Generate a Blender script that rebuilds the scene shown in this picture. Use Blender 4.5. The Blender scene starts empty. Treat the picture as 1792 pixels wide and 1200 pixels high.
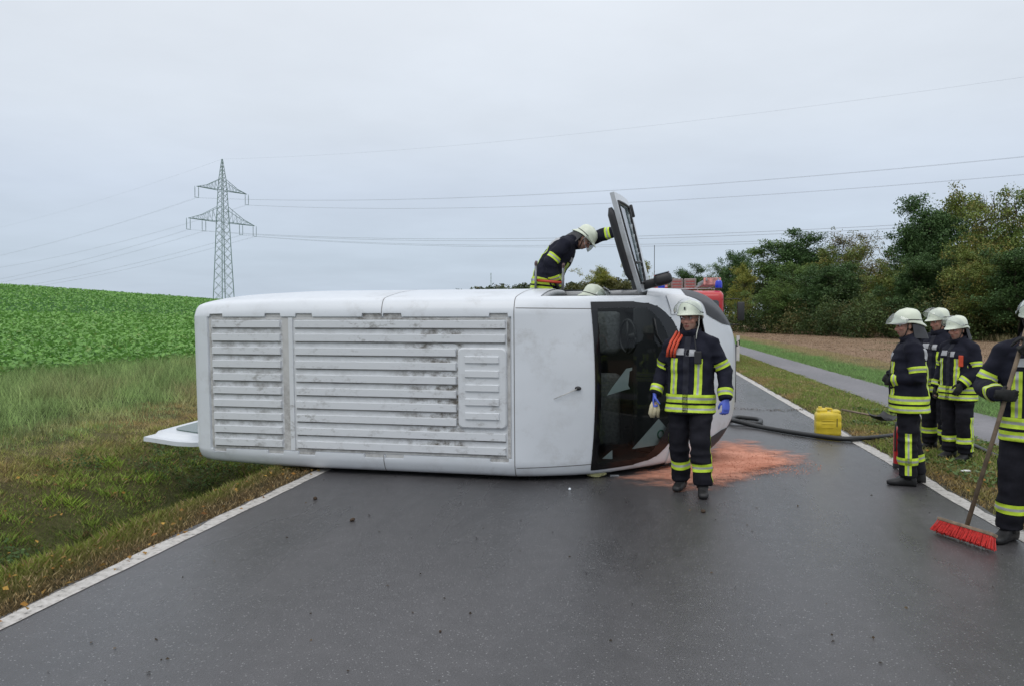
import bpy, bmesh, math, random
import numpy as np
from mathutils import Vector, Matrix, noise as mnoise

random.seed(7); RNG = np.random.default_rng(11)
SC = bpy.context.scene
COL = SC.collection
D2R = math.radians

# ------------------------------------------------------------------ camera
CAMH = 1.72
cam_d = bpy.data.cameras.new('camera'); cam_d.lens = 18.0; cam_d.sensor_width = 23.6
cam_d.clip_start = 0.05; cam_d.clip_end = 9000
cam = bpy.data.objects.new('camera', cam_d); COL.objects.link(cam)
PITCH = math.atan(44 / 1366.8)
cam.location = (0, 0, CAMH); cam.rotation_euler = (math.pi / 2 - PITCH, 0, 0)
SC.camera = cam

# ------------------------------------------------------------------ overcast sky
SUN_EL, SUN_AZ = D2R(52), D2R(200)          # azimuth from +Y towards +X : behind the camera, a little left
world = bpy.data.worlds.new('World'); SC.world = world; world.use_nodes = True
wn, wl = world.node_tree.nodes, world.node_tree.links
wn.clear()
w_out = wn.new('ShaderNodeOutputWorld'); w_bg = wn.new('ShaderNodeBackground')
w_sky = wn.new('ShaderNodeTexSky'); w_sky.sky_type = 'NISHITA'; w_sky.sun_disc = False
w_sky.sun_elevation = SUN_EL; w_sky.sun_rotation = SUN_AZ; w_sky.dust_density = 3.0; w_sky.air_density = 1.0
w_s = wn.new('ShaderNodeVectorMath'); w_s.operation = 'SCALE'; w_s.inputs[3].default_value = 0.10
wl.new(w_sky.outputs[0], w_s.inputs[0])
w_tc = wn.new('ShaderNodeTexCoord'); w_sep = wn.new('ShaderNodeSeparateXYZ'); wl.new(w_tc.outputs['Generated'], w_sep.inputs[0])
w_r = wn.new('ShaderNodeValToRGB'); wl.new(w_sep.outputs['Z'], w_r.inputs[0])
cr = w_r.color_ramp
cr.elements[0].position = 0.0; cr.elements[0].color = (0.57, 0.66, 0.78, 1)
cr.elements[1].position = 1.0; cr.elements[1].color = (1.25, 1.26, 1.30, 1)
for p, c in ((0.07, (0.58, 0.675, 0.79)), (0.15, (0.64, 0.72, 0.84)), (0.24, (0.765, 0.83, 0.915)), (0.38, (0.84, 0.89, 0.955))):
    e = cr.elements.new(p); e.color = (*c, 1)
# cloud layer: direction projected on a flat deck
w_add = wn.new('ShaderNodeMath'); w_add.operation = 'ADD'; w_add.inputs[1].default_value = 0.10; wl.new(w_sep.outputs['Z'], w_add.inputs[0])
w_abs = wn.new('ShaderNodeMath'); w_abs.operation = 'ABSOLUTE'; wl.new(w_add.outputs[0], w_abs.inputs[0])
w_dx = wn.new('ShaderNodeMath'); w_dx.operation = 'DIVIDE'; wl.new(w_sep.outputs['X'], w_dx.inputs[0]); wl.new(w_abs.outputs[0], w_dx.inputs[1])
w_dy = wn.new('ShaderNodeMath'); w_dy.operation = 'DIVIDE'; wl.new(w_sep.outputs['Y'], w_dy.inputs[0]); wl.new(w_abs.outputs[0], w_dy.inputs[1])
w_cb = wn.new('ShaderNodeCombineXYZ'); wl.new(w_dx.outputs[0], w_cb.inputs[0]); wl.new(w_dy.outputs[0], w_cb.inputs[1])
w_n = wn.new('ShaderNodeTexNoise'); w_n.inputs['Scale'].default_value = 0.75; w_n.inputs['Detail'].default_value = 7; w_n.inputs['Roughness'].default_value = 0.55
wl.new(w_cb.outputs[0], w_n.inputs['Vector'])
w_mr = wn.new('ShaderNodeMapRange'); w_mr.inputs[1].default_value = 0.30; w_mr.inputs[2].default_value = 0.70
w_mr.inputs[3].default_value = 0.94; w_mr.inputs[4].default_value = 1.07; wl.new(w_n.outputs[0], w_mr.inputs[0])
w_m = wn.new('ShaderNodeVectorMath'); w_m.operation = 'SCALE'; wl.new(w_r.outputs[0], w_m.inputs[0]); wl.new(w_mr.outputs[0], w_m.inputs[3])
w_mix = wn.new('ShaderNodeMix'); w_mix.data_type = 'RGBA'; w_mix.inputs[0].default_value = 0.90
wl.new(w_s.outputs[0], w_mix.inputs[6]); wl.new(w_m.outputs[0], w_mix.inputs[7])
wl.new(w_mix.outputs[2], w_bg.inputs[0]); w_bg.inputs[1].default_value = 1.0
wl.new(w_bg.outputs[0], w_out.inputs[0])

sun_d = bpy.data.lights.new('sun', 'SUN'); sun_d.energy = 0.75; sun_d.angle = D2R(40); sun_d.color = (1.0, 0.985, 0.96)
sun = bpy.data.objects.new('sun', sun_d); COL.objects.link(sun)
sd = Vector((math.sin(SUN_AZ) * math.cos(SUN_EL), math.cos(SUN_AZ) * math.cos(SUN_EL), math.sin(SUN_EL)))
sun.rotation_euler = sd.to_track_quat('Z', 'Y').to_euler()

SC.view_settings.view_transform = 'Standard'; SC.view_settings.look = 'None'
SC.view_settings.gamma = 1.0; SC.view_settings.exposure = 0.0; SC.view_settings.use_curve_mapping = False
SC.render.engine = 'CYCLES'

# ------------------------------------------------------------------ helpers
FPX = 1366.8
def ray(u, v):
    x = (u - 896) / FPX; y = (600 - v) / FPX
    c, s = math.cos(PITCH), math.sin(PITCH)
    return Vector((x, c + y * s, y * c - s))
def G(u, v, z=0.0):
    r = ray(u, v); return Vector((0, 0, CAMH)) + r * ((z - CAMH) / r.z)
def P(u, v, Y):
    r = ray(u, v); return Vector((0, 0, CAMH)) + r * (Y / r.y)
TH = math.atan(224 / 1366.8); CT, ST = math.cos(TH), math.sin(TH)
def RW(X, s, z=0.0): return Vector((s * ST + X * CT, s * CT - X * ST, z))
def toRoad(p): return (p[0] * CT - p[1] * ST, p[0] * ST + p[1] * CT)

def vnoise(x, y, seed=0):
    x = np.asarray(x, float); y = np.asarray(y, float)
    xi = np.floor(x).astype(np.int64); yi = np.floor(y).astype(np.int64); fx = x - xi; fy = y - yi
    fx = fx * fx * (3 - 2 * fx); fy = fy * fy * (3 - 2 * fy)
    def h(a, b):
        n = (a * 374761393 + b * 668265263 + seed * 974711) & 0x7fffffff
        n = ((n ^ (n >> 13)) * 1274126177) & 0x7fffffff
        return ((n ^ (n >> 16)) & 0xffff) / 65535.0
    return (h(xi, yi) * (1 - fx) + h(xi + 1, yi) * fx) * (1 - fy) + (h(xi, yi + 1) * (1 - fx) + h(xi + 1, yi + 1) * fx) * fy

def props(o, label=None, cat=None, group=None, kind=None):
    if label: o['label'] = label
    if cat: o['category'] = cat
    if group: o['group'] = group
    if kind: o['kind'] = kind
    return o
def link(name, me, parent=None):
    o = bpy.data.objects.new(name, me); COL.objects.link(o)
    if parent is not None: o.parent = parent
    return o
def empty(name, label, cat, loc=(0, 0, 0), rz=0.0, group=None):
    o = link(name, None); o.location = loc; o.rotation_euler = (0, 0, rz)
    return props(o, label, cat, group)
def mk(name, V, F, mats, parent=None, smooth=True, mi=None, sharp=None):
    me = bpy.data.meshes.new(name); me.from_pydata([tuple(v) for v in V], [], [tuple(f) for f in F])
    for m in (mats if isinstance(mats, (list, tuple)) else [mats]): me.materials.append(m)
    if mi is not None: me.polygons.foreach_set('material_index', np.asarray(mi, np.int32))
    if smooth: me.polygons.foreach_set('use_smooth', np.ones(len(me.polygons), bool))
    if smooth and sharp: me.set_sharp_from_angle(angle=D2R(sharp))
    me.update()
    return link(name, me, parent)
def mk_np(name, V, F, mat, color=None, parent=None, smooth=False):
    """numpy mesh: V (n,3); F (m,k) all the same size"""
    me = bpy.data.meshes.new(name); n, (m, k) = len(V), F.shape
    me.vertices.add(n); me.vertices.foreach_set('co', np.ascontiguousarray(V, np.float32).ravel())
    me.loops.add(m * k); me.loops.foreach_set('vertex_index', np.ascontiguousarray(F, np.int32).ravel())
    me.polygons.add(m); me.polygons.foreach_set('loop_start', np.arange(0, m * k, k, dtype=np.int32))
    if smooth: me.polygons.foreach_set('use_smooth', np.ones(m, bool))
    me.materials.append(mat)
    if color is not None:
        a = me.color_attributes.new('col', 'FLOAT_COLOR', 'POINT')
        a.data.foreach_set('color', np.concatenate([color, np.ones((n, 1))], 1).astype(np.float32).ravel())
    me.update(calc_edges=True); me.validate()
    return link(name, me, parent)

class MB:
    """collects simple solids into one mesh"""
    def __init__(s): s.V = []; s.F = []; s.M = []
    def add(s, V, F, m=0):
        b = len(s.V); s.V += [Vector(v) for v in V]; s.F += [tuple(i + b for i in f) for f in F]; s.M += [m] * len(F); return s
    def box(s, c, size, m=0, M=None, taper=1.0):
        x, y, z = (q / 2 for q in size); pts = []
        for k, dz in ((1.0, -z), (taper, z)):
            pts += [(-x * k, -y * k, dz), (x * k, -y * k, dz), (x * k, y * k, dz), (-x * k, y * k, dz)]
        pts = [Vector(p) for p in pts]
        if M is not None: pts = [M @ p for p in pts]
        pts = [p + Vector(c) for p in pts]
        return s.add(pts, [(3, 2, 1, 0), (4, 5, 6, 7), (0, 1, 5, 4), (1, 2, 6, 5), (2, 3, 7, 6), (3, 0, 4, 7)], m)
    def rbox(s, c, size, r, m=0, M=None, seg=2):
        """box with bevelled edges"""
        bm = bmesh.new(); bmesh.ops.create_cube(bm, size=1.0)
        for v in bm.verts: v.co = Vector((v.co.x * size[0], v.co.y * size[1], v.co.z * size[2]))
        bmesh.ops.bevel(bm, geom=bm.edges[:], offset=r, segments=seg, profile=0.5, affect='EDGES')
        bm.verts.index_update()
        pts = [v.co.copy() for v in bm.verts]
        if M is not None: pts = [M @ p for p in pts]
        s.add([p + Vector(c) for p in pts], [[v.index for v in f.verts] for f in bm.faces], m); bm.free(); return s
    def tube(s, pts, r, n=8, m=0, caps=True, r2=None):
        pts = [Vector(p) for p in pts]
        rr = list(r) if isinstance(r, (list, tuple, np.ndarray)) else [r] * len(pts)
        V, F = [], []; t0 = (pts[1] - pts[0]).normalized()
        a = t0.orthogonal().normalized()
        for i, p in enumerate(pts):
            t = (pts[min(i + 1, len(pts) - 1)] - pts[max(i - 1, 0)])
            t = t.normalized() if t.length > 1e-9 else t0
            a = (a - t * a.dot(t)); a = a.normalized() if a.length > 1e-6 else t.orthogonal().normalized()
            b = t.cross(a)
            for k in range(n):
                an = 2 * math.pi * k / n; V.append(p + (a * math.cos(an) + b * math.sin(an)) * rr[i])
        for i in range(len(pts) - 1):
            for k in range(n):
                F.append((i * n + k, i * n + (k + 1) % n, (i + 1) * n + (k + 1) % n, (i + 1) * n + k))
        if caps: F += [tuple(range(n - 1, -1, -1)), tuple((len(pts) - 1) * n + k for k in range(n))]
        return s.add(V, F, m)
    def lathe(s, prof, n=20, m=0, M=None, c=(0, 0, 0)):
        V, F = [], []
        for r, z in prof:
            for k in range(n):
                an = 2 * math.pi * k / n; V.append(Vector((r * math.cos(an), r * math.sin(an), z)))
        for i in range(len(prof) - 1):
            for k in range(n): F.append((i * n + k, i * n + (k + 1) % n, (i + 1) * n + (k + 1) % n, (i + 1) * n + k))
        F += [tuple(range(n - 1, -1, -1)), tuple((len(prof) - 1) * n + k for k in range(n))]
        if M is not None: V = [M @ v for v in V]
        return s.add([v + Vector(c) for v in V], F, m)
    def ell(s, c, r, n=16, k=10, M=None, m=0):
        V, F = [], []
        for i in range(1, k):
            ph = math.pi * i / k
            for j in range(n):
                an = 2 * math.pi * j / n
                V.append(Vector((r[0] * math.sin(ph) * math.cos(an), r[1] * math.sin(ph) * math.sin(an), r[2] * math.cos(ph))))
        for i in range(k - 2):
            for j in range(n): F.append((i * n + j, (i + 1) * n + j, (i + 1) * n + (j + 1) % n, i * n + (j + 1) % n))
        V += [Vector((0, 0, r[2])), Vector((0, 0, -r[2]))]; a = len(V) - 2
        for j in range(n):
            F.append((a, j, (j + 1) % n)); F.append((a + 1, (k - 2) * n + (j + 1) % n, (k - 2) * n + j))
        if M is not None: V = [M @ v for v in V]
        return s.add([v + Vector(c) for v in V], F, m)
    def xf(s, M): s.V = [M @ v for v in s.V]; return s
    def build(s, name, mats, parent=None, smooth=False, sharp=None):
        return mk(name, s.V, s.F, mats, parent, smooth, s.M if any(s.M) else None, sharp)

# ------------------------------------------------------------------ materials
def mat(name, col, rough=0.6, metal=0.0, var=0.0, vscale=8.0, bump=0.0, bscale=40.0, coat=0.0, spec=0.5, emit=None, col2=None, alpha=None, trans=0.0, sheen=0.0):
    m = bpy.data.materials.new(name); m.use_nodes = True
    nt = m.node_tree; b = nt.nodes['Principled BSDF']
    b.inputs['Base Color'].default_value = (*col, 1); b.inputs['Roughness'].default_value = rough
    b.inputs['Metallic'].default_value = metal; b.inputs['Coat Weight'].default_value = coat
    b.inputs['Specular IOR Level'].default_value = spec; b.inputs['Transmission Weight'].default_value = trans
    b.inputs['Sheen Weight'].default_value = sheen
    tc = nt.nodes.new('ShaderNodeTexCoord')
    if var or col2:
        n = nt.nodes.new('ShaderNodeTexNoise'); n.inputs['Scale'].default_value = vscale; n.inputs['Detail'].default_value = 5
        nt.links.new(tc.outputs['Object'], n.inputs['Vector'])
        mx = nt.nodes.new('ShaderNodeMix'); mx.data_type = 'RGBA'
        c2 = col2 if col2 else tuple(max(0, c * (1 - var)) for c in col); c1 = col if col2 else tuple(min(1, c * (1 + var)) for c in col)
        mx.inputs[6].default_value = (*c1, 1); mx.inputs[7].default_value = (*c2, 1)
        mr = nt.nodes.new('ShaderNodeMapRange'); mr.inputs[1].default_value = 0.35; mr.inputs[2].default_value = 0.65
        nt.links.new(n.outputs[0], mr.inputs[0]); nt.links.new(mr.outputs[0], mx.inputs[0]); nt.links.new(mx.outputs[2], b.inputs['Base Color'])
    if bump:
        n2 = nt.nodes.new('ShaderNodeTexNoise'); n2.inputs['Scale'].default_value = bscale; n2.inputs['Detail'].default_value = 4
        nt.links.new(tc.outputs['Object'], n2.inputs['Vector'])
        bp = nt.nodes.new('ShaderNodeBump'); bp.inputs['Strength'].default_value = bump; bp.inputs['Distance'].default_value = 0.01
        nt.links.new(n2.outputs[0], bp.inputs['Height']); nt.links.new(bp.outputs[0], b.inputs['Normal'])
    if emit: b.inputs['Emission Color'].default_value = (*emit[0], 1); b.inputs['Emission Strength'].default_value = emit[1]
    return m
def mat_attr(name, rough=0.7, transl=0.0, attr='col', spec=0.3, bump=0.0, bscale=60):
    m = bpy.data.materials.new(name); m.use_nodes = True; nt = m.node_tree; b = nt.nodes['Principled BSDF']
    a = nt.nodes.new('ShaderNodeAttribute'); a.attribute_name = attr
    nt.links.new(a.outputs['Color'], b.inputs['Base Color']); b.inputs['Roughness'].default_value = rough; b.inputs['Specular IOR Level'].default_value = spec
    if transl:
        t = nt.nodes.new('ShaderNodeBsdfTranslucent'); nt.links.new(a.outputs['Color'], t.inputs[0])
        mx = nt.nodes.new('ShaderNodeMixShader'); mx.inputs[0].default_value = transl
        nt.links.new(b.outputs[0], mx.inputs[1]); nt.links.new(t.outputs[0], mx.inputs[2])
        nt.links.new(mx.outputs[0], nt.nodes['Material Output'].inputs[0])
    if bump:
        tc = nt.nodes.new('ShaderNodeTexCoord'); n2 = nt.nodes.new('ShaderNodeTexNoise'); n2.inputs['Scale'].default_value = bscale
        nt.links.new(tc.outputs['Object'], n2.inputs['Vector'])
        bp = nt.nodes.new('ShaderNodeBump'); bp.inputs['Strength'].default_value = bump; bp.inputs['Distance'].default_value = 0.01
        nt.links.new(n2.outputs[0], bp.inputs['Height']); nt.links.new(bp.outputs[0], b.inputs['Normal'])
    return m
def mat_glass(name, tint=(0.6, 0.7, 0.68), refl=0.10, rough=0.02):
    """thin pane: clear tinted pass-through plus a Fresnel mirror reflection"""
    m = bpy.data.materials.new(name); m.use_nodes = True; nt = m.node_tree; nt.nodes.clear()
    o = nt.nodes.new('ShaderNodeOutputMaterial'); t = nt.nodes.new('ShaderNodeBsdfTransparent'); t.inputs[0].default_value = (*tint, 1)
    g = nt.nodes.new('ShaderNodeBsdfGlossy'); g.inputs['Roughness'].default_value = rough
    f = nt.nodes.new('ShaderNodeFresnel'); f.inputs[0].default_value = 1.5
    a = nt.nodes.new('ShaderNodeMath'); a.operation = 'MULTIPLY_ADD'; a.inputs[1].default_value = 0.6; a.inputs[2].default_value = refl - 0.024
    nt.links.new(f.outputs[0], a.inputs[0])
    mx = nt.nodes.new('ShaderNodeMixShader'); nt.links.new(a.outputs[0], mx.inputs[0]); nt.links.new(t.outputs[0], mx.inputs[1]); nt.links.new(g.outputs[0], mx.inputs[2])
    nt.links.new(mx.outputs[0], o.inputs[0]); return m

def remesh(b, vox, smooth_it=4, name='tmp'):
    me = bpy.data.meshes.new(name); me.from_pydata([tuple(v) for v in b.V], [], b.F); o = bpy.data.objects.new(name, me); COL.objects.link(o)
    md = o.modifiers.new('r', 'REMESH'); md.mode = 'VOXEL'; md.voxel_size = vox
    if smooth_it: ms = o.modifiers.new('s', 'SMOOTH'); ms.iterations = smooth_it; ms.factor = .5
    dg = bpy.context.evaluated_depsgraph_get(); ev = o.evaluated_get(dg); r = bpy.data.meshes.new_from_object(ev, depsgraph=dg)
    bpy.data.objects.remove(o); bpy.data.meshes.remove(me)
    n = len(r.vertices); V = np.empty(n * 3, np.float32); r.vertices.foreach_get('co', V); V = V.reshape(-1, 3).astype(float)
    return r, V
def setv(me, V): me.vertices.foreach_set('co', np.ascontiguousarray(V, np.float32).ravel()); me.update()
def normals(me):
    n = len(me.vertices); a = np.empty(n * 3, np.float32); me.vertex_normals.foreach_get('vector', a); return a.reshape(-1, 3).astype(float)
def fin(name, me, m, parent, smooth=True):
    me.name = name; me.materials.clear(); me.materials.append(m)
    me.polygons.foreach_set('use_smooth', np.ones(len(me.polygons), bool)); return link(name, me, parent)
def tris(me):
    me.calc_loop_triangles(); t = np.empty(len(me.loop_triangles) * 3, np.int32); me.loop_triangles.foreach_get('vertices', t); return t.reshape(-1, 3)
def clip_band(V, Nn, T, conds, off=.004):
    """part of the surface where lo<=field<=hi for every (field,lo,hi); returns verts, faces"""
    ok = np.ones(len(T), bool)
    for f, lo, hi in conds:
        a = f[T]; ok &= (a.max(1) > lo) & (a.min(1) < hi) & np.isfinite(a).all(1)
    OV, OF = [], []; cache = {}
    fs = [c[0] for c in conds]
    for t in T[ok]:
        poly = [(V[i], Nn[i], [f[i] for f in fs]) for i in t]
        for ci, (f, lo, hi) in enumerate(conds):
            for sgn, lim in ((1, lo), (-1, hi)):
                out = []; m = len(poly)
                for k in range(m):
                    A, B = poly[k], poly[(k + 1) % m]; da, db = sgn * (A[2][ci] - lim), sgn * (B[2][ci] - lim)
                    if da >= 0: out.append(A)
                    if (da >= 0) != (db >= 0):
                        q = da / (da - db); out.append((A[0] + (B[0] - A[0]) * q, A[1] + (B[1] - A[1]) * q, [x + (y - x) * q for x, y in zip(A[2], B[2])]))
                poly = out
                if len(poly) < 3: break
            if len(poly) < 3: break
        if len(poly) < 3: continue
        idx = []
        for p, nn, _ in poly:
            q = p + nn * off; key = (round(q[0], 5), round(q[1], 5), round(q[2], 5))
            if key not in cache: cache[key] = len(OV); OV.append(q)
            if not idx or (cache[key] != idx[-1] and cache[key] != idx[0]): idx.append(cache[key])
        if len(idx) >= 3: OF.append(tuple(idx))
    return OV, OF
# ================================================================== THE SETTING
# all setting sheets live in road coordinates: local X across (right +), local Y along the road
def zt(X, s):
    X = np.asarray(X, float); s = np.asarray(s, float); d = -X
    zl = np.interp(d, [3.3, 3.5, 3.66, 4.06, 4.22, 4.5, 4.9, 5.5, 6.3, 7.1, 7.9, 10, 13.5], [-.05, -.035, -.004, -.005, -.14, -.42, -.54, -.48, -.22, -.02, .12, .28, .42])
    rise = np.interp(d, [13.5, 30, 55, 72, 80, 90, 120, 200, 1000, 4000], [0, 1.15, 3.2, 4.75, 5.15, 5.1, 3.5, 0.5, -1, -1])
    g = np.interp(s, [-40, 0, 87, 132, 300, 800], [1.2, 1.12, 1.0, .85, .45, .1])
    left = zl + rise * g
    right = np.interp(X, [2.8, 3.0, 3.2, 3.7, 4.5, 4.7, 4.8, 6.0, 6.2, 7.2, 10, 28, 60, 200, 4000], [-.05, -.04, -.005, .03, .0, -.03, -.05, -.05, -.02, .04, .0, .05, .6, 1.0, 0])
    z = np.where(X < 0, np.where(d < 3.3, -.05, left), np.where(X < 2.8, -.05, right))
    near = np.clip((np.abs(X) - 3.6) / 0.5, 0, 1) * np.where((X > 4.6) & (X < 6.25), 0, 1)
    z = z + near * (0.10 * (vnoise(X * 1.3, s * 1.1, 3) - .5) + 0.05 * (vnoise(X * 4, s * 4, 5) - .5))
    return z
def span(a): return np.unique(np.concatenate(a))
gx = span([np.linspace(-2500, -300, 12), np.linspace(-300, -60, 40), np.linspace(-60, -15, 50), np.linspace(-15, -3.3, 76), np.linspace(-3.3, 2.8, 6), np.linspace(2.8, 7.5, 36), np.linspace(7.5, 40, 20), np.linspace(40, 300, 20), np.linspace(300, 2500, 10)])
gs = span([np.linspace(-60, -2, 20), np.linspace(-2, 26, 100), np.linspace(26, 80, 60), np.linspace(80, 300, 60), np.linspace(300, 4000, 20)])
GX, GS = np.meshgrid(gx, gs); GZ = zt(GX, GS)
def grid_faces(ns, nx):
    i = np.arange(ns * nx).reshape(ns, nx)
    return np.stack([i[:-1, :-1], i[:-1, 1:], i[1:, 1:], i[1:, :-1]], -1).reshape(-1, 4)

def ground_mat():
    m = bpy.data.materials.new('ground_soil_and_turf'); m.use_nodes = True; nt = m.node_tree; N, L = nt.nodes, nt.links; b = N['Principled BSDF']
    b.inputs['Roughness'].default_value = 0.95; b.inputs['Specular IOR Level'].default_value = 0.15
    tc = N.new('ShaderNodeTexCoord'); sp = N.new('ShaderNodeSeparateXYZ'); L.new(tc.outputs['Object'], sp.inputs[0])
    def nz(scale, det=6):
        n = N.new('ShaderNodeTexNoise'); n.inputs['Scale'].default_value = scale; n.inputs['Detail'].default_value = det; n.inputs['Roughness'].default_value = 0.65
        L.new(tc.outputs['Object'], n.inputs['Vector']); return n
    n1 = nz(0.45); n2 = nz(3.0); n3 = nz(22.0)
    # wobbling X
    wob = N.new('ShaderNodeMath'); wob.operation = 'MULTIPLY_ADD'; wob.inputs[1].default_value = 1.6; L.new(n1.outputs[0], wob.inputs[0])
    sub = N.new('ShaderNodeMath'); sub.operation = 'ADD'; sub.inputs[1].default_value = -0.8; L.new(sp.outputs['X'], sub.inputs[0]); L.new(sub.outputs[0], wob.inputs[2])
    mr = N.new('ShaderNodeMapRange'); mr.inputs[1].default_value = -20; mr.inputs[2].default_value = 40; L.new(wob.outputs[0], mr.inputs[0])
    r = N.new('ShaderNodeValToRGB'); L.new(mr.outputs[0], r.inputs[0]); cr = r.color_ramp; cr.interpolation = 'LINEAR'
    bands = [(-20, (0.045, 0.128, 0.027)), (-13.8, (0.045, 0.128, 0.027)), (-12.8, (0.10, 0.15, 0.05)), (-9.0, (0.083, 0.112, 0.045)), (-7.2, (0.112, 0.090, 0.042)), (-5.6, (0.068, 0.075, 0.027)),
             (-4.3, (0.060, 0.072, 0.027)), (-3.6, (0.075, 0.057, 0.033)), (3.3, (0.075, 0.063, 0.036)), (4.5, (0.083, 0.102, 0.036)), (7.0, (0.075, 0.128, 0.039)), (8.5, (0.135, 0.128, 0.068)), (10, (0.285, 0.195, 0.128)), (28, (0.255, 0.180, 0.112)), (31, (0.045, 0.053, 0.024))]
    cr.elements[0].position = 0; cr.elements[0].color = (*bands[0][1], 1); cr.elements[1].position = (bands[-1][0] + 20) / 60; cr.elements[1].color = (*bands[-1][1], 1)
    for x, c in bands[1:-1]:
        e = cr.elements.new((x + 20) / 60); e.color = (*c, 1)
    v = N.new('ShaderNodeMapRange'); v.inputs[1].default_value = .3; v.inputs[2].default_value = .7; v.inputs[3].default_value = .55; v.inputs[4].default_value = 1.35; L.new(n2.outputs[0], v.inputs[0])
    v3 = N.new('ShaderNodeMapRange'); v3.inputs[1].default_value = .3; v3.inputs[2].default_value = .7; v3.inputs[3].default_value = .6; v3.inputs[4].default_value = 1.35; L.new(n3.outputs[0], v3.inputs[0])
    mu = N.new('ShaderNodeMath'); mu.operation = 'MULTIPLY'; L.new(v.outputs[0], mu.inputs[0]); L.new(v3.outputs[0], mu.inputs[1])
    sc = N.new('ShaderNodeVectorMath'); sc.operation = 'SCALE'; L.new(r.outputs[0], sc.inputs[0]); L.new(mu.outputs[0], sc.inputs[3])
    L.new(sc.outputs[0], b.inputs['Base Color'])
    bp = N.new('ShaderNodeBump'); bp.inputs['Strength'].default_value = .8; bp.inputs['Distance'].default_value = .05; L.new(n3.outputs[0], bp.inputs['Height']); L.new(bp.outputs[0], b.inputs['Normal'])
    return m
ground = mk_np('ground', np.stack([GX, GS, GZ], -1).reshape(-1, 3), grid_faces(len(gs), len(gx)), ground_mat(), smooth=True)
ground.rotation_euler = (0, 0, -TH); props(ground, 'grassy verge, ditch, rising field and stubble ground', None, None, 'structure')

def asphalt_mat(name, base, wet, speck, scale=1.0):
    m = bpy.data.materials.new(name); m.use_nodes = True; nt = m.node_tree; N, L = nt.nodes, nt.links; b = N['Principled BSDF']
    tc = N.new('ShaderNodeTexCoord')
    def nz(scale, det=4, rough=.6, stretch=None):
        n = N.new('ShaderNodeTexNoise'); n.inputs['Scale'].default_value = scale; n.inputs['Detail'].default_value = det; n.inputs['Roughness'].default_value = rough
        if stretch:
            mp = N.new('ShaderNodeMapping'); mp.inputs['Scale'].default_value = stretch; L.new(tc.outputs['Object'], mp.inputs[0]); L.new(mp.outputs[0], n.inputs['Vector'])
        else: L.new(tc.outputs['Object'], n.inputs['Vector'])
        return n
    def rng(src, a, c, lo, hi):
        r = N.new('ShaderNodeMapRange'); r.inputs[1].default_value = a; r.inputs[2].default_value = c; r.inputs[3].default_value = lo; r.inputs[4].default_value = hi; L.new(src, r.inputs[0]); return r.outputs[0]
    big = nz(0.9, 6, .62, (1.0, .22, 1)); mid = nz(6, 5); fine = nz(140, 3, .7)
    vo = N.new('ShaderNodeTexVoronoi'); vo.inputs['Scale'].default_value = 95; L.new(tc.outputs['Object'], vo.inputs['Vector'])
    vo2 = N.new('ShaderNodeTexVoronoi'); vo2.inputs['Scale'].default_value = 120; L.new(tc.outputs['Object'], vo2.inputs['Vector'])
    # brightness of the binder
    m1 = N.new('ShaderNodeMath'); m1.operation = 'MULTIPLY'; L.new(rng(big.outputs[0], .3, .7, .70, 1.32), m1.inputs[0]); L.new(rng(mid.outputs[0], .3, .7, .88, 1.12), m1.inputs[1])
    m2 = N.new('ShaderNodeMath'); m2.operation = 'MULTIPLY'; L.new(m1.outputs[0], m2.inputs[0]); L.new(rng(fine.outputs[0], .3, .7, .55, 1.45), m2.inputs[1])
    sc = N.new('ShaderNodeVectorMath'); sc.operation = 'SCALE'; sc.inputs[0].default_value = base; L.new(m2.outputs[0], sc.inputs[3])
    # light stone chips: a random few of the cells
    sepc = N.new('ShaderNodeSeparateColor'); L.new(vo.outputs['Color'], sepc.inputs[0])
    chip = N.new('ShaderNodeMath'); chip.operation = 'GREATER_THAN'; chip.inputs[1].default_value = .90; L.new(sepc.outputs[0], chip.inputs[0])
    chd = N.new('ShaderNodeMath'); chd.operation = 'LESS_THAN'; chd.inputs[1].default_value = .42; L.new(vo.outputs['Distance'], chd.inputs[0])
    ch = N.new('ShaderNodeMath'); ch.operation = 'MULTIPLY'; L.new(chip.outputs[0], ch.inputs[0]); L.new(chd.outputs[0], ch.inputs[1])
    mx = N.new('ShaderNodeMix'); mx.data_type = 'RGBA'; L.new(sc.outputs[0], mx.inputs[6]); mx.inputs[7].default_value = (*speck, 1)
    cf = N.new('ShaderNodeMath'); cf.operation = 'MULTIPLY'; L.new(ch.outputs[0], cf.inputs[0]); L.new(rng(sepc.outputs[1], 0, 1, .05, .70), cf.inputs[1]); L.new(cf.outputs[0], mx.inputs[0])
    L.new(mx.outputs[2], b.inputs['Base Color'])
    L.new(rng(big.outputs[0], .35, .68, wet[0], wet[1]), b.inputs['Roughness'])
    b.inputs['Specular IOR Level'].default_value = wet[2]
    ad = N.new('ShaderNodeMath'); ad.operation = 'MULTIPLY_ADD'; ad.inputs[1].default_value = .6; L.new(vo2.outputs['Distance'], ad.inputs[0]); L.new(fine.outputs[0], ad.inputs[2])
    bp = N.new('ShaderNodeBump'); bp.inputs['Strength'].default_value = .35; bp.inputs['Distance'].default_value = .006; L.new(ad.outputs[0], bp.inputs['Height']); L.new(bp.outputs[0], b.inputs['Normal'])
    return m
M_ROAD = asphalt_mat('wet_asphalt', (.062, .060, .0625), (.20, .42, .55), (.34, .34, .34))
M_PATH = asphalt_mat('path_asphalt', (.17, .165, .175), (.5, .7, .35), (.4, .4, .4))

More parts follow.
